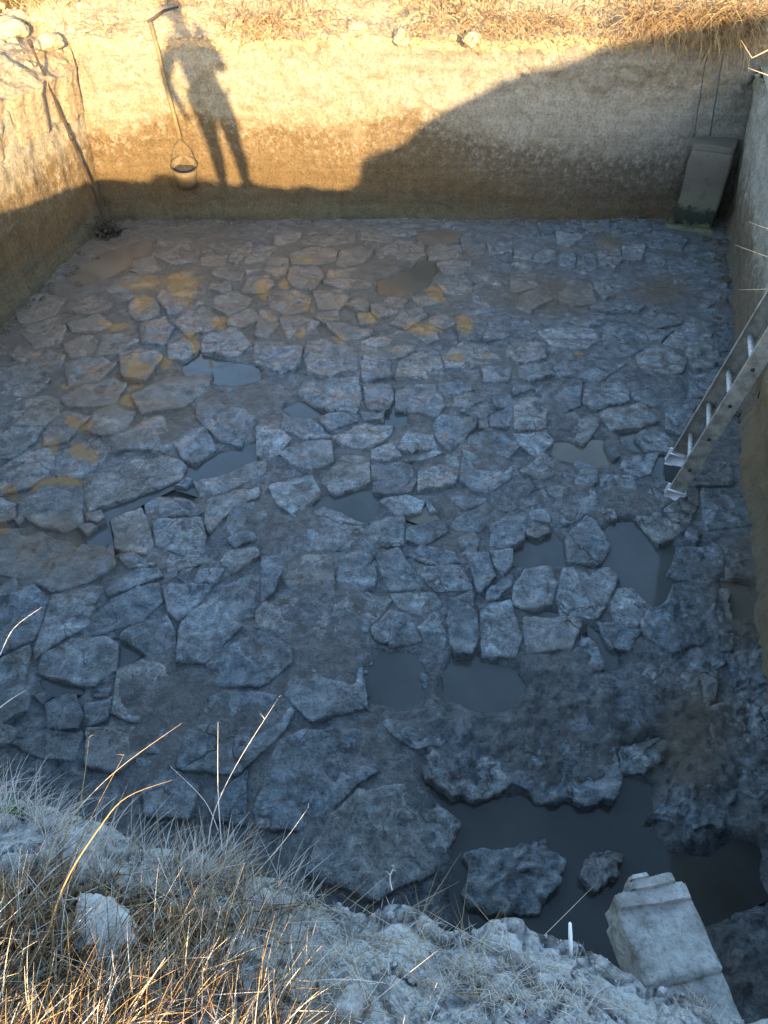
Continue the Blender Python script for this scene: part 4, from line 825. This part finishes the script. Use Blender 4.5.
# ------------------------------------------------------------------ rocks on the rims
ROCKP = mat_rock('pale_limestone', (.22, .165, .10), (.42, .34, .235), 9); ROCKN = mat_rock('grey_clod', (.34, .32, .29), (.60, .58, .55), 22)
def rim_rock(px, py, r, label, sq=.7, mat=ROCKP, sd=0, p=None, name='rim_rock', sx=1.0):
    p = p if p is not None else U(px, py, RIM); rs = random.Random(sd+int(px*7+py)); e = rs.uniform(-40, 40)
    bm = bmesh.new(); bmesh.ops.create_icosphere(bm, subdivisions=4, radius=1)
    planes = [Vector((rs.gauss(0, 1), rs.gauss(0, 1), rs.gauss(0, .8))).normalized() for _ in range(9)]
    for v in bm.verts:
        d = v.co.normalized(); m = 1.0
        for pl in planes:
            k = d.dot(pl)
            if k > .72: m = min(m, .72/k)
        m *= 1+.20*fbm(d.x*2+e, d.y*2, d.z*2, 4)+.07*fbm(d.x*8+e, d.y*8, d.z*8, 3)
        v.co = Vector((d.x*r*m*sx, d.y*r*m, d.z*r*m*sq))
    me = bpy.data.meshes.new(name); bm.to_mesh(me); bm.free(); o = link(name, me, mat); o.location = (p.x, p.y, p.z+r*sq*.35); o.rotation_euler.z = rs.uniform(0, 6)
    tag(o, label, 'rock'); return o
rim_rock(33, 24, .30, 'big pale boulder on the rim at the far left corner', .55, sx=1.3)
rim_rock(8, 36, .22, 'smaller pale rock beside the left rim', .6)
rim_rock(50, 45, .15, 'small rounded rock below the boulder at the far left corner', .6)
rim_rock(379, 30, .15, 'squarish white rock standing on the far rim', .95)
rim_rock(356, 36, .13, 'tan rock left of the white rock on the far rim', .8)
rim_rock(402, 40, .10, 'small cream rock right of the white rock on the far rim', .8)
rim_rock(265, 38, .10, 'small flat rock on the far rim right of the shadow', .6)
rim_rock(470, 42, .11, 'tan rock half buried on the far rim under dry grass', .7)
rim_rock(120, 30, .16, 'low flat pale rock on the far rim left of the pole', .45, sx=1.4)
nb = gray(104, 930)
rim_rock(104, 930, .068, 'pale grey clod with straw on top in the near left grass', .36, mat_rock('chalky_clod', (.48, .46, .43), (.74, .72, .70), 26), 4, nb, 'clod', 1.35)
for px, py, r, lab in ((240, 950, .035, 'small pale clod on the near bank below the grey grass'), (262, 905, .03, 'pale lump at the edge of the near bank grass'), (352, 1005, .035, 'upright pale clod near the bottom of the bare bank'), (545, 985, .025, 'little clod on the bare bank below the white peg')):
    q = gray(px, py)
    if q: rim_rock(px, py, r, lab, .8, ROCKN, 9, q, 'clod')
pg = gray(571, 953)
if pg is None: pg = U(571, 953, 1.66)
tipp = UD(570, 922, depth_of(pg)); vs, fs = tube_data([pg-(tipp-pg)*.5, pg.lerp(tipp, .6), tipp.lerp(pg, .05), tipp], [.0048, .0044, .0036, .001], 7)
o = from_py('peg', vs, fs, mat_plain('whitewashed_wood', (.75, .74, .72), .8, 0, .1)); tag(o, 'small white pointed peg stuck in the edge of the near bank', 'peg')

CRUMB = mat_rock('clay_crumb', (.36, .34, .31), (.64, .62, .60), 40)
rs = random.Random(8); vs, fs = [], []; cnt = 0
for _ in range(20000):
    px, py = rs.uniform(120, 790), rs.uniform(800, 1060); p = gray(px, py)
    if p is None or p.z < 1.35: continue
    if nz(px*.03, py*.03, 2) < rs.uniform(-.5, .5): continue
    r = rs.choice((.002, .0025, .003, .003, .004, .005, .008))*rs.uniform(.7, 1.3)
    rock_data(p, r, rs, vs, fs, 6, 4, .75); cnt += 1
    if cnt > 1500: break
o = from_py('clay_crumbs', vs, fs, CRUMB, smooth=False); tag(o, 'loose pale clay crumbs scattered over the near bank', 'clay crumbs', kind='stuff')
rs = random.Random(18); vs, fs = [], []; cnt = 0
for _ in range(9000):
    px, py = rs.uniform(-40, 800), rs.uniform(-10, 70); p = gray(px, py)
    if p is None or p.y < 4 or p.z < 1.3 or nz(px*.02, py*.05, 4) < rs.uniform(-.45, .5): continue
    rock_data(p, rs.choice((.015, .02, .03, .04))*rs.uniform(.7, 1.3), rs, vs, fs, 7, 5, .7); cnt += 1
    if cnt > 650: break
vs2, fs2 = [], []
for a, b, k in ((FR, FL, 420), (FL, NL, 300), (RM, FR, 160)):
    nn = plane_n(a, b)
    for _ in range(k):
        t = rs.random(); p = a.lerp(b, t)+nn*(.04+abs(rs.gauss(0, .08))); rock_data(p+Vector((0, 0, .03)), rs.choice((.012, .02, .03, .045))*rs.uniform(.6, 1.2), rs, vs2, fs2, 7, 5, .6)
FOOT = mat_rock('wall_foot_earth', (.05, .045, .035), (.13, .115, .085), 20)
o = from_py('wall_foot_crumbs', vs2, fs2, FOOT, smooth=False); tag(o, 'dark damp earth crumbled along the foot of the walls', 'earth crumbs', kind='stuff')
o = from_py('earth_lumps', vs, fs, ROCKP, smooth=False); tag(o, 'crumbling lumps of pale earth along the far rim', 'earth lumps', kind='stuff')

# ------------------------------------------------------------------ dry grass
class Blades:
    def __init__(s): s.vs, s.fs, s.at = [], [], []
    def add(s, pts, w, col, n=3):
        b = len(s.vs); rad = [w*(1-.85*(i/(len(pts)-1))**1.6) for i in range(len(pts))]
        tube_data(pts, rad, n, s.vs, s.fs, cap=False); s.at += [col]*(len(s.vs)-b)
    def blade(s, p, ang, lean, L, w, col, seg=5, droop=.6, n=3):
        d = Vector((math.cos(ang), math.sin(ang), 0)); pts = [p]; th = lean
        for i in range(seg):
            pts.append(pts[-1]+(d*math.sin(th)+Vector((0, 0, 1))*math.cos(th))*L/seg); th += droop/seg*random.uniform(.4, 1.6)
        s.add(pts, w, col, n)
    def build(s, name, mat, label, kind='stuff', cat='grass'):
        o = from_py(name, s.vs, s.fs, mat, attrs={'blade': s.at}); tag(o, label, cat, kind=kind); return o
STRAW = mat_grass('straw', [(0, (.10, .045, .02)), (.2, (.19, .115, .052)), (.45, (.29, .20, .10)), (.66, (.38, .31, .23)), (.9, (.60, .56, .52)), (1, (.10, .11, .045))])
MEADOW = mat_grass('dry_meadow', [(0, (.11, .055, .022)), (.3, (.20, .13, .065)), (.6, (.28, .205, .11)), (.85, (.34, .28, .17)), (1, (.10, .11, .03))])
random.seed(21)
B = Blades()
n = 0
# dense tangled straw on the near left bank
for _ in range(60000):
    px, py = random.uniform(-90, 480), random.uniform(775, 1110)
    dens = sstep(350, 150, px+(py-900)*-.45)*sstep(830, 930, py) + .03*sstep(500, 330, px)+.05*sstep(330, 200, px)
    cl = .5+.9*nz(px*.022, py*.022, 3.3)
    if random.random() > dens*max(.05, cl)*.62: continue
    p = gray(px, py)
    if p is None or p.z < 1.4: continue
    if ((px-104)/46)**2+((py-922)/32)**2 < 1 and random.random() < .8: continue
    gold = sstep(815, 900, py)*sstep(360, 220, px)
    col = random.choice((.05, .2, .3, .42, .5)) if random.random() < .25+.45*gold else random.uniform(.62, .92)
    if random.random() < .03: col = 1.0
    L = random.choice((.05, .07, .09, .12, .16))*random.uniform(.7, 1.3)*(1 if gold > .4 else .6)
    B.blade(p-Vector((0, 0, .006)), random.gauss(.8, .9), abs(random.gauss(.75, .45)), L, random.uniform(.0009, .0017), col+random.uniform(-.03, .03), 5, random.uniform(.1, 1.3)); n += 1
    if n > 3900: break
# grey wisps hanging over the edge
n = 0
for _ in range(30000):
    px, py = random.uniform(-40, 330), random.uniform(770, 890)
    edge = 785+px*.30
    if abs(py-edge-10) > 40 or random.random() > .25+1.1*nz(px*.03, py*.03, 9): continue
    p = gray(px, py)
    if p is None or p.z < 1.4: continue
    B.blade(p, random.gauss(1.0, .8), abs(random.gauss(.6, .4)), random.uniform(.06, .16), random.uniform(.0006, .0011), random.uniform(.68, .92), 6, random.uniform(.3, 1.6)); n += 1
    if n > 420: break
# pale dead tufts on the bare bank
for cx, cy, sx, sy, k in ((450, 925, 16, 28, 330), (300, 890, 40, 12, 260), (535, 985, 22, 14, 200), (470, 985, 26, 20, 240), (395, 885, 14, 6, 90), (560, 1005, 30, 12, 130), (330, 960, 30, 30, 220), (690, 1010, 25, 6, 60)):
    for _ in range(k):
        p = gray(random.gauss(cx, sx), random.gauss(cy, sy))
        if p is None or p.z < 1.4: continue
        B.blade(p, random.uniform(0, 6.3), abs(random.gauss(.9, .4)), random.uniform(.02, .06), random.uniform(.0006, .0012), random.uniform(.66, .9), 4, random.uniform(.2, 1.8))
# flat lying straws
for _ in range(420):
    px, py = random.uniform(150, 620), random.uniform(870, 1040); p = gray(px, py)
    if p is None or p.z < 1.4 or random.random() > sstep(640, 300, px): continue
    B.blade(p+Vector((0, 0, .008)), random.uniform(0, 6.3), random.gauss(1.45, .12), random.uniform(.06, .2), random.uniform(.0008, .0013), random.uniform(.3, .85), 4, random.uniform(-.2, .3))
B.build('dry_grass', STRAW, 'tangled dry straw and grey dead grass on the near bank')

# single tall stalks that stand out of the straw, each a thing
def stalk(pp, w, col, label, heads=0, dz=0.0):
    x, y = pp[0]; p0 = gray(x, y)
    if p0 is None: p0 = U(x, y, RIM-.17)
    dpt = depth_of(p0); pts = []
    P = [UD(a, b, dpt+dz*i/(len(pp)-1)) for i, (a, b) in enumerate(pp)]
    for i in range(len(P)-1):
        for k in range(5):
            t = k/5; q0, q1, q2, q3 = P[max(i-1, 0)], P[i], P[i+1], P[min(i+2, len(P)-1)]
            pts.append(.5*((2*q1)+(q2-q0)*t+(2*q0-5*q1+4*q2-q3)*t*t+(3*q1-q0-3*q2+q3)*t**3))
    pts.append(P[-1]); b = Blades(); b.add(pts, w, col, 5)
    for k in range(heads):
        p = pts[-1-k*2]; b.blade(p, random.uniform(0, 6), random.uniform(.3, .9), .018, w*.7, col, 3)
    o = b.build('grass_stalk', STRAW, label, kind=None, cat='grass stalk'); o['group'] = 'tall dry stalks on the near bank'
S_ = [([(35, 985), (62, 890), (100, 827), (127, 797), (172, 780)], .0022, .30, 'thick orange stalk arching right over the near grass', 0),
([(40, 870), (72, 817), (117, 770), (182, 723)], .0014, .62, 'long pale stalk rising right to a tip over the dark slabs', 0), ([(222, 850), (218, 790), (218, 722)], .0011, .86, 'straight upright grey stalk above the near bank', 0),
([(208, 845), (215, 810), (238, 762), (279, 697)], .0012, .84, 'grey stalk slanting right with a pale curled tip', 2), ([(218, 830), (204, 800), (170, 766)], .0010, .85, 'grey stalk slanting left from the same clump as the upright one', 0),
([(0, 655), (14, 628), (42, 607)], .0013, .90, 'white stalk tip curving in at the left edge, upper one', 0), ([(-10, 715), (10, 700), (26, 690)], .0012, .90, 'white stalk tip at the left edge, lower one', 0),
([(75, 830), (84, 780), (89, 738)], .0013, .45, 'short brown upright stalk with a forked tip', 2), ([(60, 880), (95, 810), (124, 755)], .0014, .34, 'orange brown stalk beside the long pale one', 1),
([(165, 880), (176, 850), (177, 822)], .0012, .5, 'thin straw upright at the middle of the grass edge', 0), ([(255, 875), (285, 840), (308, 808)], .0011, .86, 'grey stalk pointing right over the bank edge', 1), ([(110, 880), (130, 850), (147, 830)], .0014, .46, 'bent straw stalk in front of the grey wisps', 0),
([(240, 905), (300, 905), (365, 917)], .0014, .52, 'long straw lying right across the bank', 0), ([(392, 890), (390, 878), (394, 866)], .0016, .92, 'whitish weed stub on the bank edge', 3), ([(500, 945), (503, 930), (497, 921)], .0016, .92, 'whitish forked twig on the bank edge by the peg', 3)]
for pp, w, col, lab, hd in S_: stalk(pp, w, col, lab, hd)

# sprigs leaning in from the right rim
TW = [([(800, 35), (768, 50), (752, 58), (741, 40)], 'bare twig with a hooked tip by the upper right rim'), ([(800, 88), (770, 76), (748, 68)], 'pale twig pointing left from the upper right rim'), ([(800, 240), (768, 229), (749, 222)], 'upper bright straw leaning in over the right wall'),
      ([(800, 268), (768, 257), (735, 245)], 'lower bright straw leaning in over the right wall'), ([(800, 290), (770, 289), (738, 290)], 'thin pale straw above the ladder at the right')]
for pp, lab in TW:
    P = [UD(a, b, 4.2) for a, b in pp]; b = Blades(); pts = []
    for i in range(len(P)-1):
        for k in range(4): pts.append(P[i].lerp(P[i+1], k/4))
    pts.append(P[-1]); root_p = Vector((P[0].x+.45, P[0].y-.05, RIM+.0)); pts = [root_p, root_p.lerp(P[0], .6)+Vector((0, 0, .1))]+pts
    b.add(pts, .0048, .55, 5); o = b.build('grass_stalk', STRAW, lab, None, 'grass stalk'); o['group'] = 'straws leaning in from the right rim'

# green weed at the left of the bank
LEAF = mat_plain('weed_leaf', (.07, .12, .03), .55, 0, .4, 60); vs, fs = [], []
wp = gray(15, 815) or U(15, 815, 1.72); rs = random.Random(2)
weed = empty('weed', wp); svs, sfs = [], []
for k in range(46):
    a = rs.uniform(0, 6.3); d = Vector((math.cos(a), math.sin(a), 0)); base = Vector((rs.gauss(0, .016), rs.gauss(0, .016), rs.uniform(.0, .035)))
    l, w_ = rs.uniform(.014, .024), rs.uniform(.005, .009); up = rs.uniform(.2, .9); t = (d+Vector((0, 0, up))).normalized(); sd = Vector((-d.y, d.x, 0)); b = len(vs)
    vs += [base, base+t*l*.45+sd*w_, base+t*l-Vector((0, 0, l*.2)), base+t*l*.45-sd*w_, base+t*l*.45+Vector((0, 0, -.002))]
    fs += [(b, b+1, b+4), (b+1, b+2, b+4), (b+2, b+3, b+4), (b+3, b, b+4)]
    tube_data([Vector((0, 0, -.005)), base*.6, base], [.0012, .001, .0008], 4, svs, sfs)
from_py('leaves', vs, fs, LEAF, weed); from_py('stem', svs, sfs, LEAF, weed); tag(weed, 'small green leafy weed at the left end of the near bank', 'weed')

# far rims: dry meadow
G = Blades(); random.seed(9)
def far_pt(px, py):
    return gray(px, py)
n = 0
for _ in range(60000):
    px, py = random.uniform(-60, 840), random.uniform(-70, 70)
    cl = .45+1.1*nz(px*.010, py*.03, 5.1)
    zone = max(sstep(14, 2, py)*.9, sstep(38, 18, py)*.8*(sstep(215, 250, px)*sstep(330, 290, px)+sstep(400, 430, px)*sstep(600, 540, px)+sstep(600, 640, px))) + .12
    if px < 215: zone *= sstep(18, 4, py)+.04
    if random.random() > zone*cl: continue
    p = far_pt(px, py)
    if p is None or p.z < RIM-.25 or p.y < 5: continue
    green = px < 140 and py < 12
    col = random.choice((.9, 1.0, .8)) if green and random.random() < .6 else random.uniform(0, .85)
    G.blade(p-Vector((0, 0, .02)), random.uniform(0, 6.3), abs(random.gauss(.45, .4)), random.uniform(.10, .30), random.uniform(.003, .006), col, 4, random.uniform(.2, 1.5)); n += 1
    if n > 5600: break
# tufts spilling down over the lip
for cx, sp, k, dn in ((262, 26, 190, .16), (440, 22, 100, .2), (500, 26, 190, .3), (565, 20, 90, .2), (660, 26, 420, .35), (720, 18, 500, .45), (100, 20, 40, .12), (330, 18, 50, .12), (745, 12, 300, .5)):
    for _ in range(k):
        px = random.gauss(cx, sp); q = UP(px, 26+random.gauss(0, 8), FR+nF*.08, nF)
        if q.z < 1.6: continue
        L = random.uniform(.10, .10+dn); d = nF*random.uniform(.1, .6)+Vector((random.gauss(0, .6), 0, 0)); pts = [q]; v = (d+Vector((0, 0, random.uniform(-.3, 1.0)))).normalized()
        for i in range(4):
            pts.append(pts[-1]+v*L/4); v = (v+Vector((random.gauss(0, .15), 0, -.55))).normalized()
        G.add(pts, random.uniform(.003, .006), random.uniform(0, .8), 3)
G.build('meadow_grass', MEADOW, 'dry golden grass along the far rim and beyond')

# ------------------------------------------------------------------ the photographer, whose shadow falls on the far wall
def skin_obj(name, joints, edges, mat, parent=None, levels=2, root=0):
    me = bpy.data.meshes.new(name); me.from_pydata([j[0] for j in joints], edges, []); me.materials.append(mat)
    o = bpy.data.objects.new(name, me); COL.objects.link(o)
    if parent is not None: o.parent = parent
    o.modifiers.new('skin', 'SKIN').use_smooth_shade = True
    if not me.skin_vertices: me.skin_vertices.new(name='')
    for i, j in enumerate(joints):
        r = j[1]; me.skin_vertices[0].data[i].radius = r if isinstance(r, tuple) else (r, r); me.skin_vertices[0].data[i].use_root = (i == root)
    sb = o.modifiers.new('sub', 'SUBSURF'); sb.levels = sb.render_levels = levels
    return o
def build_person():
    SK = mat_plain('skin', (.45, .28, .20), .55, 0, .08); SH = mat_plain('grey_shirt', (.16, .17, .20), .9, 0, .1); TR = mat_plain('dark_trousers', (.05, .055, .07), .9, 0, .15); HR = mat_plain('dark_hair', (.03, .022, .015), .6, 0, .3, 90); SHOE = mat_plain('brown_shoe', (.08, .05, .03), .7)
    g = RIM; y = -.34
    base = Vector((.25, y, g)); root = empty('person', base)
    J, E, idx = [], [], {}
    def j(n, x, yy, z, r, par=None):
        idx[n] = len(J); J.append((Vector((x, yy, z))-base, r if n[-1].isdigit() or n == 'nose' or n.startswith(('th1', 'th2', 'th3', 'palm')) else (tuple(q*1.13 for q in r) if isinstance(r, tuple) else r*1.13)))
        if par: E.append((idx[par], idx[n]))
    hx, hz = .10, g+.93
    j('pelvis', hx, y, hz, (.125, .115)); j('waist', .065, y, g+1.09, (.125, .115), 'pelvis'); j('chest', .01, y+.01, g+1.29, (.140, .128), 'waist'); j('neckb', -.035, y, g+1.44, (.085, .075), 'chest'); j('neck', -.07, y+.01, g+1.51, .062, 'neckb')
    j('jaw', -.095, y+.035, g+1.575, (.062, .068), 'neck'); j('face', -.115, y+.03, g+1.64, (.074, .09), 'jaw'); j('crown', -.135, y+.02, g+1.715, (.070, .082), 'face')
    j('nose', -.113, y+.145, g+1.635, .012, 'face')
    for s, fx in ((-1, .13), (1, .37)):
        n = 'l' if s < 0 else 'r'
        j('hip'+n, hx+s*.09, y, g+.87, .088, 'pelvis'); j('thigh'+n, (hx+s*.09+fx)/2-.01, y+.01, g+.66, .078, 'hip'+n); j('knee'+n, (hx+s*.09)*.45+fx*.55, y+.03, g+.48, .055, 'thigh'+n); j('calf'+n, fx*.85+(hx+s*.09)*.15, y, g+.33, .055, 'knee'+n); j('ankle'+n, fx, y-.02, g+.09, .037, 'calf'+n); j('ball'+n, fx+s*.02, y+.13, g+.035, (.045, .03), 'ankle'+n)
    def hand(side, wrist, palm, fdir, across, curl):
        pw = Vector(wrist); pp = Vector(palm); fd = Vector(fdir).normalized(); ac = Vector(across).normalized(); nr = Vector(curl).normalized()
        j('palm'+side, *pp, (.026, .020), 'wrist'+side)
        for k, (o_, L) in enumerate(((-.027, .068), (-.009, .078), (.009, .073), (.027, .058))):
            a = pp+fd*.045+ac*o_; b_ = a+fd*L*.5+nr*.012; c_ = b_+fd*L*.32+nr*.022; d_ = c_+fd*L*.15+nr*.022
            j(f'k{side}{k}', *a, .0098, 'palm'+side); j(f'm{side}{k}', *b_, .0088, f'k{side}{k}'); j(f'e{side}{k}', *c_, .0080, f'm{side}{k}'); j(f't{side}{k}', *d_, .0070, f'e{side}{k}')
        a = pp-fd*.012-ac*.034; b_ = a-ac*.022+fd*.025+nr*.010; c_ = b_+fd*.028+nr*.012
        j('th1'+side, *a, .0125, 'palm'+side); j('th2'+side, *b_, .0105, 'th1'+side); j('th3'+side, *c_, .0085, 'th2'+side)
    j('shl', -.165, y, g+1.40, .062, 'chest'); j('elbl', -.275, y-.03, g+1.10, .044, 'shl'); j('fal', -.255, y+.01, g+.99, .042, 'elbl'); j('wristl', -.20, y+.07, g+.85, .028, 'fal')
    hand('l', J[idx['wristl']][0]+base, (-.185, y+.09, g+.80), (.10, .25, -1), (.15, 1, .25), (1, 0, .1))
    j('shr', .155, y, g+1.385, .062, 'chest'); j('elbr', .255, y+.10, g+1.13, .044, 'shr'); j('far', .19, y+.155, g+1.23, .042, 'elbr'); j('wristr', .085, y+.215, g+1.37, .028, 'far')
    hand('r', J[idx['wristr']][0]+base, (.062, y+.255, g+1.42), (-.25, .25, 1), (-.5, -.1, .1), (-.9, .35, 0))
    skin_obj('body', J, E, SK, root)
    def copy_chain(nm, names, links, grow, mat, par=root, lv=2):
        jj = [(J[idx[n]][0], tuple(t+grow for t in (J[idx[n]][1] if isinstance(J[idx[n]][1], tuple) else (J[idx[n]][1],)*2))) for n in names]
        skin_obj(nm, jj, [(names.index(a), names.index(b)) for a, b in links], mat, par, lv)
    copy_chain('shirt', ['waist', 'pelvis', 'chest', 'neckb', 'shl', 'elbl', 'shr', 'elbr'], [('waist', 'pelvis'), ('waist', 'chest'), ('chest', 'neckb'), ('chest', 'shl'), ('shl', 'elbl'), ('chest', 'shr'), ('shr', 'elbr')], .014, SH)
    copy_chain('trousers', ['pelvis', 'hipl', 'thighl', 'kneel', 'calfl', 'anklel', 'hipr', 'thighr', 'kneer', 'calfr', 'ankler'], [('pelvis', 'hipl'), ('hipl', 'thighl'), ('thighl', 'kneel'), ('kneel', 'calfl'), ('calfl', 'anklel'), ('pelvis', 'hipr'), ('hipr', 'thighr'), ('thighr', 'kneer'), ('kneer', 'calfr'), ('calfr', 'ankler')], .012, TR)
    for n in 'lr': copy_chain('shoe', ['ankle'+n, 'ball'+n], [('ankle'+n, 'ball'+n)], .012, SHOE)
    bm = bmesh.new(); bmesh.ops.create_icosphere(bm, subdivisions=4, radius=1)
    hc = Vector((-.128, y+.012, g+1.675))-base
    for v in bm.verts:
        d = v.co.copy(); m = 1+.03*fbm(d.x*5, d.y*5, d.z*9, 3)
        if d.y > .35 and d.z < .25: m *= .72
        if d.z < -.5: m *= .8
        v.co = hc+Vector((d.x*.100*m, d.y*.112*m, d.z*.108*m))
    me = bpy.data.meshes.new('hair'); bm.to_mesh(me); bm.free(); link('hair', me, HR, root)
    EYE = mat_plain('eye_dark', (.02, .015, .012), .2)
    for s in (-1, 1):
        rs = random.Random(1); vs, fs = [], []; rock_data(Vector((-.113+s*.030, y+.108, g+1.655))-base, .012, rs, vs, fs, 10, 8, 1.0); from_py('eye', vs, fs, EYE, root)
        vs, fs = [], []; rock_data(Vector((-.113+s*.080, y+.025, g+1.64))-base, .028, rs, vs, fs, 10, 8, 1.1); from_py('ear', [Vector((v.x if False else (v.x-(-.113+s*.08-base.x))*.5+(-.113+s*.08-base.x), v.y, v.z)) for v in vs], fs, SK, root)
    root.scale = (1.12, 1, 1.07)
    tag(root, 'person in a grey shirt photographing the pit, their shadow on the far wall', 'person')
    # the phone in the right hand, just behind the lens
    PH = mat_plain('phone_body', (.02, .02, .022), .3); GL = mat_plain('phone_glass', (.01, .01, .012), .1)
    c = CAM-FW*.016-UPV*.055+Vector((.012, 0, 0)); root2 = empty('smartphone', c); rt = Vector((1, 0, 0))
    def slab(nm, cc, hx_, hy_, hz_, mat):
        bm = bmesh.new(); bmesh.ops.create_cube(bm, size=2)
        for v in bm.verts: v.co = cc+rt*v.co.x*hx_+UPV*v.co.y*hy_+FW*v.co.z*hz_
        bmesh.ops.bevel(bm, geom=bm.edges[:], offset=.003, segments=2, affect='EDGES'); me = bpy.data.meshes.new(nm); bm.to_mesh(me); bm.free(); link(nm, me, mat, root2)
    slab('casing', Vector(), .036, .074, .004, PH); slab('screen', -FW*.006, .033, .070, .0015, GL)
    tag(root2, 'dark smartphone held upright in the photographer\'s right hand', 'phone')
build_person()

# ------------------------------------------------------------------ camera, light
cam = bpy.data.cameras.new('camera'); co = bpy.data.objects.new('camera', cam); COL.objects.link(co); scene.camera = co
cam.sensor_fit = 'VERTICAL'; cam.sensor_height = 24; cam.lens = 24*FPX/1024; cam.clip_start = .02; cam.clip_end = 1500
co.location = CAM; co.rotation_euler = (math.pi/2-PITCH, 0, 0)
sun = bpy.data.lights.new('sun', 'SUN'); sun.energy = 3.4; sun.angle = R(.42); sun.color = (1, .71, .37)
so = bpy.data.objects.new('sun', sun); COL.objects.link(so); so.rotation_euler = SUN.to_track_quat('Z', 'Y').to_euler()
w = bpy.data.worlds.new('World'); scene.world = w; w.use_nodes = True; nt = w.node_tree; nt.nodes.clear()
out = nt.nodes.new('ShaderNodeOutputWorld'); bg = nt.nodes.new('ShaderNodeBackground'); sky = nt.nodes.new('ShaderNodeTexSky'); sky.sky_type = 'NISHITA'
sky.sun_disc = False; sky.sun_elevation = EL; sky.sun_rotation = math.atan2(SUN.x, SUN.y); sky.air_density = 1.0; sky.dust_density = 1.0; sky.ozone_density = 1.7
bg.inputs['Strength'].default_value = .15; nt.links.new(sky.outputs[0], bg.inputs[0]); nt.links.new(bg.outputs[0], out.inputs[0])
vs_ = scene.view_settings; vs_.view_transform = 'Standard'; vs_.look = 'None'; vs_.gamma = 1; vs_.exposure = 2.9; vs_.use_curve_mapping = False
scene.cycles.max_bounces = 8; scene.cycles.diffuse_bounces = 4
